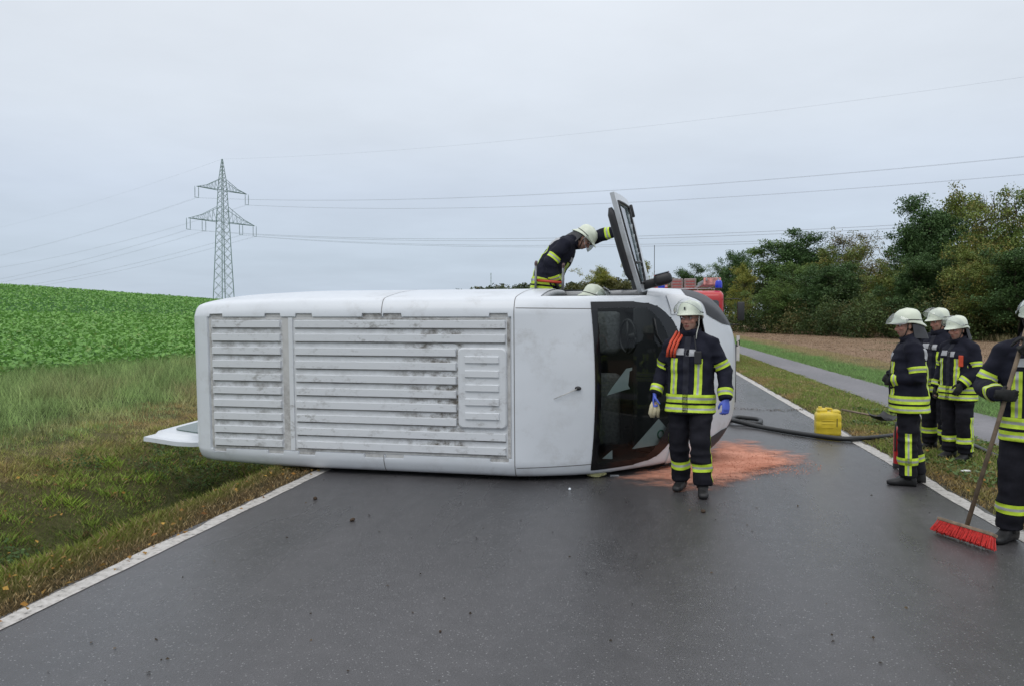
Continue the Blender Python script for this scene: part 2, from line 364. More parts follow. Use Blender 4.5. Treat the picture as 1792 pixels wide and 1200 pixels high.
def strip(name, X0, X1, s0, s1, z, m, n=None, jag=(0, 0), seed=0, nx=2):
    n = n or max(2, int((s1 - s0) / 2)); ss = np.concatenate([np.linspace(s0, min(40, s1), int(n * .7)), np.linspace(min(40, s1), s1, int(n * .3) + 2)[1:]]); n = len(ss)
    a = X0 + jag[0] * (vnoise(ss * 3.1, ss * 0, seed) - .5 + .6 * (vnoise(ss * 11, ss * 0, seed + 9) - .5)); c = X1 + jag[1] * (vnoise(ss * 3.1, ss * 0 + 5, seed) - .5 + .6 * (vnoise(ss * 11, ss * 0 + 5, seed + 4) - .5))
    t = np.linspace(0, 1, nx)[None, :]
    X = a[:, None] * (1 - t) + c[:, None] * t; S = np.repeat(ss[:, None], nx, 1)
    o = mk_np(name, np.stack([X, S, np.full_like(X, z)], -1).reshape(-1, 3), grid_faces(n, nx), m)
    o.rotation_euler = (0, 0, -TH); return o
road = strip('road', -3.625, 3.085, -40, 900, 0.0, M_ROAD, 500, (.04, .04), 2, 6); props(road, None, None, None, 'structure')
M_LINE = bpy.data.materials.new('road_paint'); M_LINE.use_nodes = True
def line_mat(m):
    nt = m.node_tree; N, L = nt.nodes, nt.links; b = N['Principled BSDF']; tc = N.new('ShaderNodeTexCoord')
    n = N.new('ShaderNodeTexNoise'); n.inputs['Scale'].default_value = 16; n.inputs['Detail'].default_value = 8; n.inputs['Roughness'].default_value = .75; L.new(tc.outputs['Object'], n.inputs['Vector'])
    r = N.new('ShaderNodeValToRGB'); L.new(n.outputs[0], r.inputs[0]); cr = r.color_ramp
    cr.elements[0].position = .34; cr.elements[0].color = (.10, .095, .09, 1); cr.elements[1].position = .45; cr.elements[1].color = (.42, .40, .37, 1)
    e = cr.elements.new(.62); e.color = (.56, .54, .51, 1); L.new(r.outputs[0], b.inputs['Base Color'])
    b.inputs['Roughness'].default_value = .55; b.inputs['Specular IOR Level'].default_value = .4
line_mat(M_LINE)
for nm, a, c, sd_, l in (('edge_line', -3.60, -3.465, 5, 'white edge line along the ditch side of the road'), ('edge_line', 2.905, 3.05, 8, 'white edge line along the path side of the road')):
    props(strip(nm, a, c, -40, 500, .004, M_LINE, 900, (.05, .012) if a < 0 else (.012, .05), sd_), l, None, None, 'structure')
path = strip('cycle_path', 4.76, 6.1, -40, 600, 0.0, M_PATH, 400, (.10, .10), 12, 4); props(path, None, None, None, 'structure')

# ------------------------------------------------------------------ grass, crop and litter (numpy blades)
def blades(name, X, S, h, w, col, seed, lean=.5, mat_=None, z0=None, tri=False):
    r = np.random.default_rng(seed); n = len(X)
    z = (zt(X, S) if z0 is None else z0) - .012
    az = r.uniform(0, 2 * np.pi, n); ln = lean * h * r.uniform(.2, 1.3, n)
    dx, dy = np.cos(az), np.sin(az); fa = r.uniform(0, np.pi, n); px, py = np.cos(fa) * w / 2, np.sin(fa) * w / 2
    hh = h * np.sqrt(np.clip(1 - (ln / np.maximum(h, 1e-4) * .6) ** 2, .25, 1)); tip = np.stack([X + dx * ln, S + dy * ln, z + hh], -1)
    if tri:
        V = np.stack([np.stack([X - px, S - py, z], -1), np.stack([X + px, S + py, z], -1), tip], 1); F = np.arange(n * 3).reshape(n, 3); k = 3
    else:
        mx, my, mz = X + dx * ln * .3, S + dy * ln * .3, z + hh * .5
        V = np.stack([np.stack([X, S, z], -1), np.stack([mx + px, my + py, mz], -1), tip, np.stack([mx - px, my - py, mz], -1)], 1); k = 4
        base = np.arange(n)[:, None] * 4; F = np.concatenate([base + np.array([0, 1, 2]), base + np.array([0, 2, 3])], 0)
    o = mk_np(name, V.reshape(-1, 3), F, mat_, np.repeat(col[:, None, :], k, 1).reshape(-1, 3)); o.rotation_euler = (0, 0, -TH); return o
def leafcards(name, X, S, Z, size, col, seed, mat_, tilt=.6, asp=.55, rot=True, az=None):
    r = np.random.default_rng(seed); n = len(X); az = r.uniform(0, 2 * np.pi, n) if az is None else az; tl = r.normal(0, tilt, n)
    d = np.stack([np.cos(az) * np.cos(tl), np.sin(az) * np.cos(tl), np.sin(tl)], -1)
    q = r.normal(0, .5, n); sx = np.stack([-np.sin(az) * np.cos(q), np.cos(az) * np.cos(q), np.sin(q)], -1)
    c = np.stack([X, S, Z], -1); L_ = size[:, None]
    up = np.cross(d, sx)
    V = np.empty((n, 4, 3)); V[:, 0] = c - d * L_ * .5; V[:, 1] = c + sx * L_ * asp * .5 + up * L_ * .08; V[:, 2] = c + d * L_ * .5 - up * L_ * .10; V[:, 3] = c - sx * L_ * asp * .5 + up * L_ * .08
    base = np.arange(n)[:, None] * 4
    F = np.concatenate([base + np.array([0, 1, 2]), base + np.array([0, 2, 3])], 0)
    o = mk_np(name, V.reshape(-1, 3), F, mat_, np.repeat(col[:, None, :], 4, 1).reshape(-1, 3))
    if rot: o.rotation_euler = (0, 0, -TH)
    return o
M_GRASS = mat_attr('grass_blades', .65, .30); M_CROP = mat_attr('crop_leaves', .5, .25, spec=.4); M_LEAF = mat_attr('tree_leaves', .6, .25); M_DRY = mat_attr('fallen_leaves', .7, .1)
def scatter(n, X0, X1, s0, s1, seed, near=2.0):
    """random points, denser towards the camera"""
    r = np.random.default_rng(seed); t = r.uniform(0, 1, n)
    s = s0 + (s1 - s0) * t ** near; X = r.uniform(X0, X1, n); return X, s, r
def mixc(a, b_, t): return np.asarray(a)[None] * (1 - t[:, None]) + np.asarray(b_)[None] * t[:, None]
GREEN, LIME, BROWN, STRAW, DARK = (.34, .45, .09), (.38, .48, .095), (.46, .31, .14), (.62, .50, .28), (.17, .26, .06)

def inview(X, s, m=1.25):
    x = s * ST + X * CT; y = s * CT - X * ST
    return (y > .5) & (np.abs(x) < y * .66 * m + 1.0)
# left verge lip (short grass, brown at the line, bright at the lip)
X, s, r = scatter(112000, -4.55, -3.54, 2.2, 30, 21, 1.9); k = inview(X, s); X, s = X[k], s[k]; n = len(X); d = -X
t = np.clip((d - 3.75) / .45 + .5 * (vnoise(X * 2, s * 1.4, 4) - .5), 0, 1)
keep = r.uniform(0, 1, n) < np.clip((d - 3.55) / .10, 0.12, 1); X, s, t, d = X[keep], s[keep], t[keep], d[keep]; n = len(X)
h = (.035 + .085 * t) * r.uniform(.5, 1.4, n); c = mixc((.22, .16, .08), LIME, t); dry = r.uniform(0, 1, n) < .22; c[dry] = mixc(BROWN, STRAW, r.uniform(0, 1, n))[dry]
c *= r.uniform(.65, 1.3, n)[:, None]
props(blades('verge_grass', X, s, h, r.uniform(.003, .008, n) * (1 + s * .05), c, 1, .7, M_GRASS), 'short brown and green grass along the ditch side edge line', 'grass', None, 'stuff')
# ditch
X, s, r = scatter(180000, -7.3, -4.2, 1.5, 30, 22, 1.8); k = inview(X, s); X, s = X[k], s[k]; n = len(X); d = -X
t = vnoise(X * 1.1, s * .9, 8) * .6 + vnoise(X * 3.3, s * 3, 9) * .4
c = mixc(DARK, GREEN, np.clip(t * 1.6 - .2, 0, 1)); br = np.clip((d - 6.2) / 1.2, 0, 1) * vnoise(X * 1.2, s * .8, 10); c = c * (1 - br[:, None]) + mixc(BROWN, STRAW, r.uniform(0, .7, n)) * br[:, None]
dry = r.uniform(0, 1, n) < .16; c[dry] = mixc(BROWN, STRAW, r.uniform(0, 1, n))[dry] * .8
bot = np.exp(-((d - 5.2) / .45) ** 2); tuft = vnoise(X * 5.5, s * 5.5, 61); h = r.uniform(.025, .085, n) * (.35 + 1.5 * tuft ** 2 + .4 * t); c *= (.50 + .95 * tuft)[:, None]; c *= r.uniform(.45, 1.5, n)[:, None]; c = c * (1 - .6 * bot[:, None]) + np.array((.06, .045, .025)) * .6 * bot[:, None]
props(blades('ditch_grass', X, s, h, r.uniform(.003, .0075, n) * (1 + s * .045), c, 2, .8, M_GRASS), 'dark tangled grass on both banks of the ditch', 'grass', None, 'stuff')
# broad weeds in the ditch
X, s, r = scatter(30000, -6.9, -4.25, 2, 18, 23, 1.5); k = inview(X, s) & (vnoise(X * 1.5, s * 1.3, 31) > .5); X, s = X[k], s[k]; n = len(X)
c = mixc((.05, .10, .028), (.11, .18, .05), r.uniform(0, 1, n)) * r.uniform(.6, 1.3, n)[:, None]
props(leafcards('ditch_weeds', X, s, zt(X, s) + r.uniform(.02, .16, n), r.uniform(.02, .05, n), c, 3, M_GRASS, .6, .8), 'broad leaved weeds growing in the ditch', 'weeds', None, 'stuff')
# mown brown strip beyond the ditch
X, s, r = scatter(170000, -8.8, -6.8, 3, 45, 24, 1.7); k = inview(X, s); X, s = X[k], s[k]; n = len(X)
t = vnoise(X * .9, s * .7, 14) * .65 + vnoise(X * 4, s * 3, 15) * .35; c = mixc(BROWN, (.32, .39, .10), np.clip(t * 2 - .40, 0, 1)); dry = r.uniform(0, 1, n) < .25; c[dry] = np.array(STRAW) * .85
c *= r.uniform(.65, 1.3, n)[:, None]
tuft = vnoise(X * 4.5, s * 4.5, 62); c *= (.6 + .65 * tuft)[:, None]
props(blades('mown_grass', X, s, r.uniform(.025, .08, n) * (.5 + tuft), r.uniform(.004, .009, n) * (1 + s * .035), c, 4, 1.2, M_GRASS, tri=True), 'brown mown grass strip between the ditch and the tall grass', 'grass', None, 'stuff')
# tall grass margin
X, s, r = scatter(170000, -14.2, -7.7, 5, 75, 25, 1.7); k = inview(X, s); X, s = X[k], s[k]; n = len(X); d = -X
t = vnoise(X * .55 + 3, s * .28, 71) * .6 + vnoise(X * 1.7, s * .9, 72) * .4; c = mixc((.33, .46, .17), (.56, .46, .25), np.clip(t * 2.6 - 1.10 - .5 * np.clip((d - 12.2) / 1.0, 0, 1) + .25 * (vnoise(X * 2, s * 1.5, 44) - .5), 0, .9)); c *= r.uniform(.35, 1.35, n)[:, None] * (.65 + .6 * vnoise(X * 3, s * 2.5, 75))[:, None]
h = np.clip((d - 7.5) / 1.5, .25, 1) * np.clip((14.6 - d) / 1.2, .4, 1) * r.uniform(.14, .40, n) * (.6 + .8 * vnoise(X * 2.2, s * 1.8, 73))
props(blades('tall_grass', X, s, h, r.uniform(.006, .013, n) * (1 + s * .03), c, 5, .75, M_GRASS, tri=True), 'tall pale grass margin along the crop field', 'grass', None, 'stuff')
# crop field
XX = []; 
X1, s1, r = scatter(122000, -30, -13.0, 4, 90, 26, 1.5); X2, s2, _ = scatter(118000, -92, -28, 5, 260, 27, 1.35)
X = np.concatenate([X1, X2]); s = np.concatenate([s1, s2]); k = inview(X, s, 1.1); X, s = X[k], s[k]; n = len(X); dist = np.hypot(X, s)
t = vnoise(X * .35, s * .3, 18) * .5 + vnoise(X * 1.6, s * 1.4, 19) * .5
c = mixc((.095, .25, .045), (.235, .46, .105), np.clip(t * .75 - .1 + r.uniform(0, .65, n), 0, 1)); yl = r.uniform(0, 1, n) < .03; c[yl] = (.24, .36, .10)
hh = r.uniform(.05, .42, n) * (.7 + .5 * t)
props(leafcards('crop_plants', X, s, zt(X, s) + hh, r.uniform(.065, .14, n) * (1 + dist / 78), c, 6, M_CROP, .45, .75), 'dense bright green leafy crop covering the rising field', 'crop', None, 'stuff')
# right verge between road and path
X, s, r = scatter(118000, 3.02, 4.86, 3.2, 50, 28, 1.8); k = inview(X, s); X, s = X[k], s[k]; n = len(X)
t = vnoise(X * 1.6, s * .9, 20) * .6 + vnoise(X * 4, s * 4, 21) * .4; c = mixc(BROWN, (.28, .36, .09), np.clip(t * 2.1 - .25 + (X - 3.5) * .35, 0, 1)); dry = r.uniform(0, 1, n) < .2; c[dry] = np.array(STRAW) * .8
keep = r.uniform(0, 1, n) < np.clip((X - 3.03) / .2, .04, 1) * np.clip((4.9 - X) / .1, .1, 1); X, s, c, t = X[keep], s[keep], c[keep], t[keep]; n = len(X); c *= r.uniform(.65, 1.3, n)[:, None]
props(blades('strip_grass', X, s, r.uniform(.03, .10, n) * (.6 + .7 * t), r.uniform(.004, .009, n) * (1 + s * .04), c, 7, .9, M_GRASS), 'patchy grass strip between the road and the cycle path', 'grass', None, 'stuff')
X, s, r = scatter(9000, 3.3, 4.7, 3.5, 16, 29, 1.4); k = vnoise(X * 2, s * 1.6, 33) > .62; X, s = X[k], s[k]; n = len(X); c = mixc((.07, .13, .035), (.15, .23, .06), r.uniform(0, 1, n))
props(leafcards('strip_weeds', X, s, zt(X, s) + r.uniform(.01, .08, n), r.uniform(.025, .07, n), c, 8, M_CROP, .4, .8), 'broad leaved weeds in the strip beside the cycle path', 'weeds', None, 'stuff')
# grass beyond the path
X, s, r = scatter(110000, 6.02, 9.2, 5, 90, 30, 1.7); k = inview(X, s); X, s = X[k], s[k]; n = len(X); t = np.clip((X - 7.0) / 1.1 + .8 * (vnoise(X, s * .6, 22) - .5), 0, 1); c = mixc((.22, .36, .12), (.42, .34, .18), t) * r.uniform(.65, 1.3, n)[:, None]
props(blades('path_side_grass', X, s, r.uniform(.04, .16, n), r.uniform(.006, .012, n) * (1 + s * .03), c, 9, .9, M_GRASS, tri=True), 'green grass beyond the cycle path', 'grass', None, 'stuff')
# stubble field
X, s, r = scatter(90000, 8.6, 30, 8, 110, 34, 1.5); k = inview(X, s); X, s = X[k], s[k]; n = len(X)
c = mixc((.21, .14, .09), (.42, .31, .20), r.uniform(0, 1, n) ** 1.5) * r.uniform(.6, 1.2, n)[:, None]; gr = vnoise(X * .4, s * .25, 35) > .72; c[gr] = np.array((.11, .12, .05))
props(blades('field_stubble', X, s, r.uniform(.03, .12, n), r.uniform(.008, .016, n) * (1 + s * .03), c, 10, .9, M_GRASS, tri=True), 'brown stubble covering the harvested field', 'stubble', None, 'stuff')
# rough grass at the wood edge
X, s, r = scatter(26000, 24, 31, 20, 150, 36, 1.2); n = len(X); c = mixc((.15, .15, .06), (.30, .24, .13), r.uniform(0, 1, n)) * r.uniform(.6, 1.2, n)[:, None]
props(blades('wood_edge_grass', X, s, r.uniform(.2, .7, n), r.uniform(.02, .05, n) * (1 + s * .01), c, 11, .5, M_GRASS, tri=True), 'rough pale grass in front of the wood', 'grass', None, 'stuff')
# fallen leaves
Xa, sa, r = scatter(420, -4.5, -3.5, 2.2, 14, 37, 1.5); Xb, sb, _ = scatter(380, 3.1, 4.8, 4, 14, 38, 1.4); Xc, sc_, _ = scatter(300, -7, -4.3, 2.5, 12, 39, 1.3)
X = np.concatenate([Xa, Xb, Xc]); s = np.concatenate([sa, sb, sc_]); n = len(X)
c = mixc((.30, .13, .03), (.48, .30, .06), r.uniform(0, 1, n)) * r.uniform(.35, 1.1, n)[:, None]
props(leafcards('fallen_leaves', X, s, np.maximum(zt(X, s), -.9) + r.uniform(.03, .07, n), r.uniform(.025, .06, n), c, 12, M_DRY, .2, .7), 'yellow and brown fallen leaves scattered along both verges', 'leaves', None, 'stuff')
# crumbs of dirt and leaf scraps on the asphalt
r = np.random.default_rng(40); n = 330; X = r.uniform(-3.4, 2.95, n); s = 2.6 + 18 * r.uniform(0, 1, n) ** 1.4; c = mixc((.03, .022, .015), (.18, .12, .06), r.uniform(0, 1, n) ** 3)
props(leafcards('road_crumbs', X, s, np.full(n, .006), r.uniform(.008, .028, n), c, 13, M_DRY, .05, .8), 'small dark crumbs and scraps scattered over the asphalt', 'dirt', None, 'stuff')
# a line of mud and leaves dragged across the lane behind the canister
n = 420; X = r.uniform(.9, 3.2, n); s = 15.6 + .25 * np.sin(X * 2.1) + r.normal(0, .07, n) - .12 * X; c = mixc((.035, .025, .016), (.12, .08, .04), r.uniform(0, 1, n))
props(leafcards('mud_trail', X, s, r.uniform(.006, .02, n), r.uniform(.010, .032, n), c, 14, M_DRY, .2, .8), 'thin trail of mud and leaves across the lane behind the van', 'dirt', None, 'stuff')
M_CLOD = mat('clod_soil', (.05, .032, .02), .95, var=.4, vscale=60)
def clod(u, v, w, label):
    p = G(u, v); b = MB(); rr = random.Random(int(u + v)); 
    b.ell((0, 0, w * .22), (w / 2, w * .38, w * .28), 10, 7)
    b.V = [q + q.normalized() * (mnoise.noise(q * (9 / w * .2) + Vector((u, v, 0))) * w * .18) for q in b.V]
    o = b.build('dirt_clod', M_CLOD, None, True); o.location = p; o.rotation_euler = (0, 0, rr.uniform(0, 6)); props(o, label, 'clod', 'clods of earth on the road')
clod(552, 873, .06, 'reddish brown clod by the left edge line below the van'); clod(616, 911, .05, 'small dark clod on the asphalt left of the road centre')
clod(1231, 896, .055, 'flat dark clod just in front of the nearest firefighter'); clod(770, 1105, .02, 'tiny dark clod near the bottom of the picture')
# ------------------------------------------------------------------ trees
M_BARK = mat('bark', (.075, .062, .045), .95, var=.35, vscale=6, bump=.5, bscale=25)
def tree_proto(kind, seed, cols, dens=1.0, bare=0.0, narrow=1.0):
    """unit tree 10 m tall: returns (trunk mesh, crown mesh)"""
    r = np.random.default_rng(seed); rr = random.Random(seed)
    b = MB(); tips = []
    def limb(p, d, L, rad, lev):
        pts = [p]; q = p; dd = d.copy(); k = 4 if lev else 7
        for i in range(k):
            dd = (dd + Vector((rr.uniform(-1, 1), rr.uniform(-1, 1), rr.uniform(-.3, .7))) * (.10 + .08 * lev)).normalized(); q = q + dd * L / k; pts.append(q)
        b.tube(pts, [rad * (1 - .78 * i / k) for i in range(k + 1)], 7 if lev == 0 else 5)
        tips.append(pts[-1]); 
        if lev: tips.append(pts[-2])
        if lev < 3:
            nb = (11, 5, 3)[lev]
            for j in range(nb):
                t = rr.uniform(.22 if lev == 0 else .3, 1.0); i = min(k - 1, int(t * k)); base = pts[i].lerp(pts[i + 1], t * k - i)
                an = rr.uniform(0, 6.283); el = rr.uniform(.15, .9) if lev == 0 else rr.uniform(-.3, .8)
                nd = Vector((math.cos(an) * math.cos(el), math.sin(an) * math.cos(el), math.sin(el))); nd = (nd + dd * .35).normalized()
                ll = L * (.50 if lev == 0 else .55) * (1.1 - .5 * t if lev == 0 else 1) * rr.uniform(.7, 1.2) * (narrow if lev == 0 else 1)
                limb(base, nd, ll, rad * (.42 if lev == 0 else .5) * (1 - .5 * t), lev + 1)
    limb(Vector((0, 0, -.2)), Vector((rr.uniform(-.05, .05), rr.uniform(-.05, .05), 1)), 9.0, .22, 0)
    me = bpy.data.meshes.new('trunk'); me.from_pydata([tuple(v) for v in b.V], [], b.F); me.materials.append(M_BARK); me.polygons.foreach_set('use_smooth', np.ones(len(me.polygons), bool))
    # crown: leaf cards in clumps about the twig ends
    T = np.array([tuple(t) for t in tips]); T = T[T[:, 2] > 1.0]
    low = T[r.integers(0, len(T), len(T) // 3)] * np.array([.85, .85, .45]) + np.array([0, 0, .5]); T = np.concatenate([T, low])
    T = T[r.uniform(0, 1, len(T)) > bare * .6]
    # rounded envelope of further clumps so that the crown closes
    ne = int(300 * (1 - bare)); e = r.normal(0, 1, (ne, 3)); e /= np.linalg.norm(e, axis=1)[:, None]; e *= (r.uniform(.35, 1, ne) ** .6)[:, None]
    wob = 1 + .28 * np.sin(e[:, 0] * 5 + seed) * np.cos(e[:, 1] * 4 + e[:, 2] * 3 + seed)
    wr_ = np.percentile(np.hypot(T[:, 0], T[:, 1]), 85); E = np.stack([e[:, 0] * wr_ * wob, e[:, 1] * wr_ * wob, 5.4 + e[:, 2] * 3.9 * wob], -1); T = np.concatenate([T, E])
    nper = int(max(6, dens * 24000 / len(T))); C = np.repeat(T, nper, 0); n = len(C)
    rad = np.repeat(r.uniform(.35, .85, len(T)), nper); off = r.normal(0, 1, (n, 3)); off /= np.linalg.norm(off, axis=1)[:, None]; off *= (rad * r.uniform(0, 1, n) ** .45)[:, None] * np.array([1, 1, .7])
    p = C + off; cl = np.repeat(r.uniform(0, 1, len(T)), nper)
    col = mixc(cols[0], cols[1], np.clip(cl * .75 + r.uniform(0, .35, n), 0, 1)) * r.uniform(.65, 1.3, n)[:, None]
    if len(cols) > 2:
        y = np.repeat(r.uniform(0, 1, len(T)) < .22, nper); col[y] = np.array(cols[2]) * r.uniform(.6, 1.2, (y.sum(), 1))
    k = r.uniform(0, 1, n) > bare * .5; p, col = p[k], col[k]; n = len(p)
    o = leafcards('crown_proto', p[:, 0], p[:, 1], p[:, 2], r.uniform(.12, .24, n), col, seed + 1, M_LEAF, .7, .7, rot=False); cm = o.data; bpy.data.objects.remove(o)
    top = np.percentile(p[:, 2], 98.0); wd = np.percentile(np.hypot(p[:, 0], p[:, 1]), 88)
    return me, cm, top, wd
DG = [(.05, .10, .036), (.105, .185, .06)]; MG = [(.09, .155, .046), (.185, .275, .072)]; OL = [(.12, .17, .042), (.23, .28, .07), (.28, .25, .07)]
YG = [(.16, .19, .04), (.33, .34, .07), (.40, .33, .07)]; BR = [(.12, .11, .045), (.21, .17, .07), (.14, .17, .05)]
PRO = {'dark': [tree_proto('d', 3, DG, 1.2), tree_proto('d', 4, DG, 1.2, 0, .8)], 'mid': [tree_proto('m', 5, MG, 1.1), tree_proto('m', 6, MG, 1.1, 0, .85)],
       'olive': [tree_proto('o', 7, OL, .95, .1), tree_proto('o', 12, OL, .9, .15)], 'yellow': [tree_proto('y', 8, YG, 1.0)], 'brown': [tree_proto('b', 9, BR, .6, .45), tree_proto('b', 10, BR, .5, .6)]}
trees = [  # u, depth, v_top, half width px, kind, variant, label
 (1052, 150, 474, 30, 'yellow', 0, 'small yellowish tree behind the open van door'),
 (1132, 118, 462, 20, 'yellow', 0, 'small yellow green tree right of the upright van door above the fire engine'),
 (1215, 150, 470, 22, 'dark', 1, 'small dark far tree just left of the fire engine ladder'),
 (1250, 120, 468, 26, 'mid', 0, 'green tree directly behind the fire engine at the left end of the wood'),
 (1287, 112, 446, 30, 'dark', 0, 'dark round tree above the fire engine mirror'),
 (1296, 96, 470, 20, 'yellow', 0, 'bright yellow green tree beside the fire engine mirror'),
 (1345, 104, 430, 40, 'mid', 1, 'broad green tree third from the left in the wood'),
 (1398, 100, 415, 50, 'dark', 1, 'tall dark green tree left of the middle of the wood'),
 (1378, 84, 466, 38, 'mid', 0, 'lower pale green tree at the front edge left of the middle of the wood'),
 (1455, 102, 420, 38, 'brown', 0, 'thin brownish tree behind the pale green front tree'),
 (1470, 92, 438, 36, 'olive', 0, 'olive yellow tree near the middle of the wood'),
 (1450, 80, 470, 46, 'dark', 0, 'low dark tree at the front edge in the middle of the wood'),
 (1514, 98, 414, 34, 'brown', 1, 'nearly bare brown tree on the skyline'),
 (1545, 84, 432, 34, 'brown', 0, 'russet brown tree left of the tallest dark tree'),
 (1552, 72, 462, 36, 'olive', 1, 'yellowish brown front tree above the three waiting firefighters'),
 (1608, 76, 358, 46, 'dark', 1, 'tallest dark green tree standing out of the wood'),
 (1655, 72, 374, 50, 'dark', 0, 'broad dark green tree beside the tallest one'),
 (1610, 66, 455, 36, 'dark', 1, 'dark bushy tree below the tallest tree at the field edge'),
 (1738, 62, 336, 58, 'olive', 0, 'tall olive yellow tree at the right with bare twigs on top'),
 (1722, 57, 440, 40, 'olive', 1, 'thin yellowish tree with dry branches in front of the tall olive one'),
 (1800, 60, 345, 52, 'mid', 0, 'green tree cut off by the right picture edge'),
 (1690, 66, 440, 40, 'dark', 0, 'dark tree filling the gap left of the tall olive tree'),
 (1790, 54, 440, 46, 'dark', 1, 'dark low tree at the right picture edge above the broom holder'),
 (1880, 58, 340, 60, 'mid', 1, None), (1960, 60, 350, 60, 'dark', 0, None),
]
for i, (u, Y, vt, hw, kind, va, lab) in enumerate(trees):
    if lab is None: continue
    tm, cm, top, wd = PRO[kind][va % len(PRO[kind])]
    p = P(u, 556, Y); X, s = toRoad(p); z = float(zt(X, s)); H = CAMH + (556 - vt) / FPX * Y - z
    o = empty('tree', lab, 'tree', (p.x, p.y, z), random.uniform(0, 6.28), 'trees of the wood beyond the stubble field')
    k = H / top; kw = 1.25 * hw / FPX * Y / wd; o.scale = (kw, kw, k)
    link('trunk', tm, o); link('crown', cm, o)
# bare twigs over the tall olive tree
def bare_twigs(parent, seed):
    rr = random.Random(seed); b = MB()
    for j in range(26):
        a = rr.uniform(0, 6.28); q = Vector((rr.gauss(0, .8), rr.gauss(0, .8), rr.uniform(7.6, 8.8))); d = Vector((math.cos(a) * .5, math.sin(a) * .5, 1)).normalized(); pts = [q]
        for k in range(5): d = (d + Vector((rr.uniform(-.4, .4), rr.uniform(-.4, .4), rr.uniform(-.1, .3)))).normalized(); pts.append(pts[-1] + d * rr.uniform(.25, .42))
        b.tube(pts, [.035, .03, .025, .02, .014, .008], 4)
    b.build('bare_twigs', M_BARK, parent)
for o in list(bpy.data.objects):
    if o.get('label', '').startswith('tall olive yellow tree'): bare_twigs(o, 3)

# undergrowth along the wood edge and the far woods
def mass(name, lab, pts, size, cols, seed, n_each, rad):
    r = np.random.default_rng(seed); C = np.repeat(np.array(pts), n_each, 0); n = len(C); R_ = np.repeat(np.array(rad), n_each)
    off = r.normal(0, 1, (n, 3)); off /= np.linalg.norm(off, axis=1)[:, None]; off *= (R_ * r.uniform(.2, 1, n) ** .5)[:, None]; p = C + off
    cl = np.repeat(r.uniform(0, 1, len(pts)), n_each); col = mixc(cols[0], cols[1], np.clip(cl * .8 + r.uniform(0, .3, n), 0, 1)) * r.uniform(.6, 1.3, n)[:, None]
    if len(cols) > 2:
        y = np.repeat(r.uniform(0, 1, len(pts)) < .25, n_each); col[y] = np.array(cols[2]) * r.uniform(.6, 1.2, (y.sum(), 1))
    o = leafcards(name, p[:, 0], p[:, 1], p[:, 2], r.uniform(.7, 1.3, n) * size, col, seed + 1, M_LEAF, .7, .7, rot=False)
    return props(o, lab, 'undergrowth' if 'under' in name else 'woods', None, 'stuff')
pts, rad = [], []; rr = random.Random(5)
for j in range(300):
    t = rr.uniform(0, 1); u = 1262 + 620 * t; Y = np.interp(u, [1262, 1300, 1500, 1700, 1900], [104, 88, 65, 56, 52]) + rr.uniform(0, 5)
    zz = rr.uniform(.2, 2.2) * (1 if rr.random() < .75 else 1.7); p = P(u, 556, Y); pts.append((p.x, p.y + zz * .35, zz)); rad.append(rr.uniform(.7, 1.5))
mass('undergrowth', 'dark leafy undergrowth filling the foot of the wood', pts, .19, [(.035, .07, .025), (.11, .16, .05), (.17, .16, .06)], 51, 190, rad)
pts, rad = [], []
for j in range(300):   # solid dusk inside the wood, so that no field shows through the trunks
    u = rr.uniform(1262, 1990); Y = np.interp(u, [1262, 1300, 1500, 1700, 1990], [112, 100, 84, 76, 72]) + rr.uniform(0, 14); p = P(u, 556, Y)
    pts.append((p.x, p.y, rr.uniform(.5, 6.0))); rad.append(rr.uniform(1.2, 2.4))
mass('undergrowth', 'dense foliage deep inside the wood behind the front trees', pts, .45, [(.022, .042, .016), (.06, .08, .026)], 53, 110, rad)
pts, rad = [], []
for j in range(260):   # far woods left and right of the van door
    u = rr.uniform(780, 1290); Y = rr.uniform(235, 330); vt = np.interp(u, [780, 815, 880, 940, 1010, 1100, 1290], [505, 501, 494, 489, 488, 488, 478]) + rr.uniform(0, 26); p = P(u, vt, Y)
    q = rr.uniform(1.4, 2.8); pts.append((p.x, p.y, max(1.0, p.z - q))); rad.append(q)
mass('distant_woods', 'distant dark woods on the skyline behind the van', pts, 1.0, [(.05, .075, .045), (.11, .13, .065), (.16, .15, .07)], 55, 80, rad)
pts, rad = [], []
for j in range(60):
    u = rr.uniform(985, 1110); Y = rr.uniform(140, 175); vt = np.interp(u, [985, 1030, 1070, 1110], [496, 490, 480, 492]) + rr.uniform(0, 24); p = P(u, vt, Y); q = rr.uniform(.8, 1.5); pts.append((p.x, p.y, max(.8, p.z - q))); rad.append(q)
mass('distant_woods', 'yellowish far bushes between the bending firefighter and the van door', pts, .5, [(.05, .06, .02), (.13, .125, .035)], 57, 100, rad)

# ------------------------------------------------------------------ pylon and cables
M_STEEL = mat('hazed_galvanised_steel', (.40, .46, .47), .6, .0, var=.2, vscale=2)  # steel and green paint lightened, distance haze put into their colour
M_STEELG = mat('hazed_pylon_green', (.22, .30, .29), .7, .0, var=.2, vscale=1)
PY = P(392, 556, 214); pyb = float(zt(*toRoad(PY)))
py = empty('power_pylon', 'tall grey green lattice power pylon with two crossarms beyond the green field', 'pylon', (PY.x, PY.y, pyb))
AD = Vector((.54, .84, 0)).normalized(); LD = Vector((AD.y, -AD.x, 0))      # crossarm and line directions
PH = CAMH + (556 - 281) / FPX * 214 - pyb
zlow = CAMH + (556 - 390) / FPX * 214 - pyb; zup = CAMH + (556 - 335) / FPX * 214 - pyb
def hw_(z): return float(np.interp(z, [0, zlow - 12, zlow, zup + 2.5, PH], [2.05, 1.6, 1.2, .72, .10]))
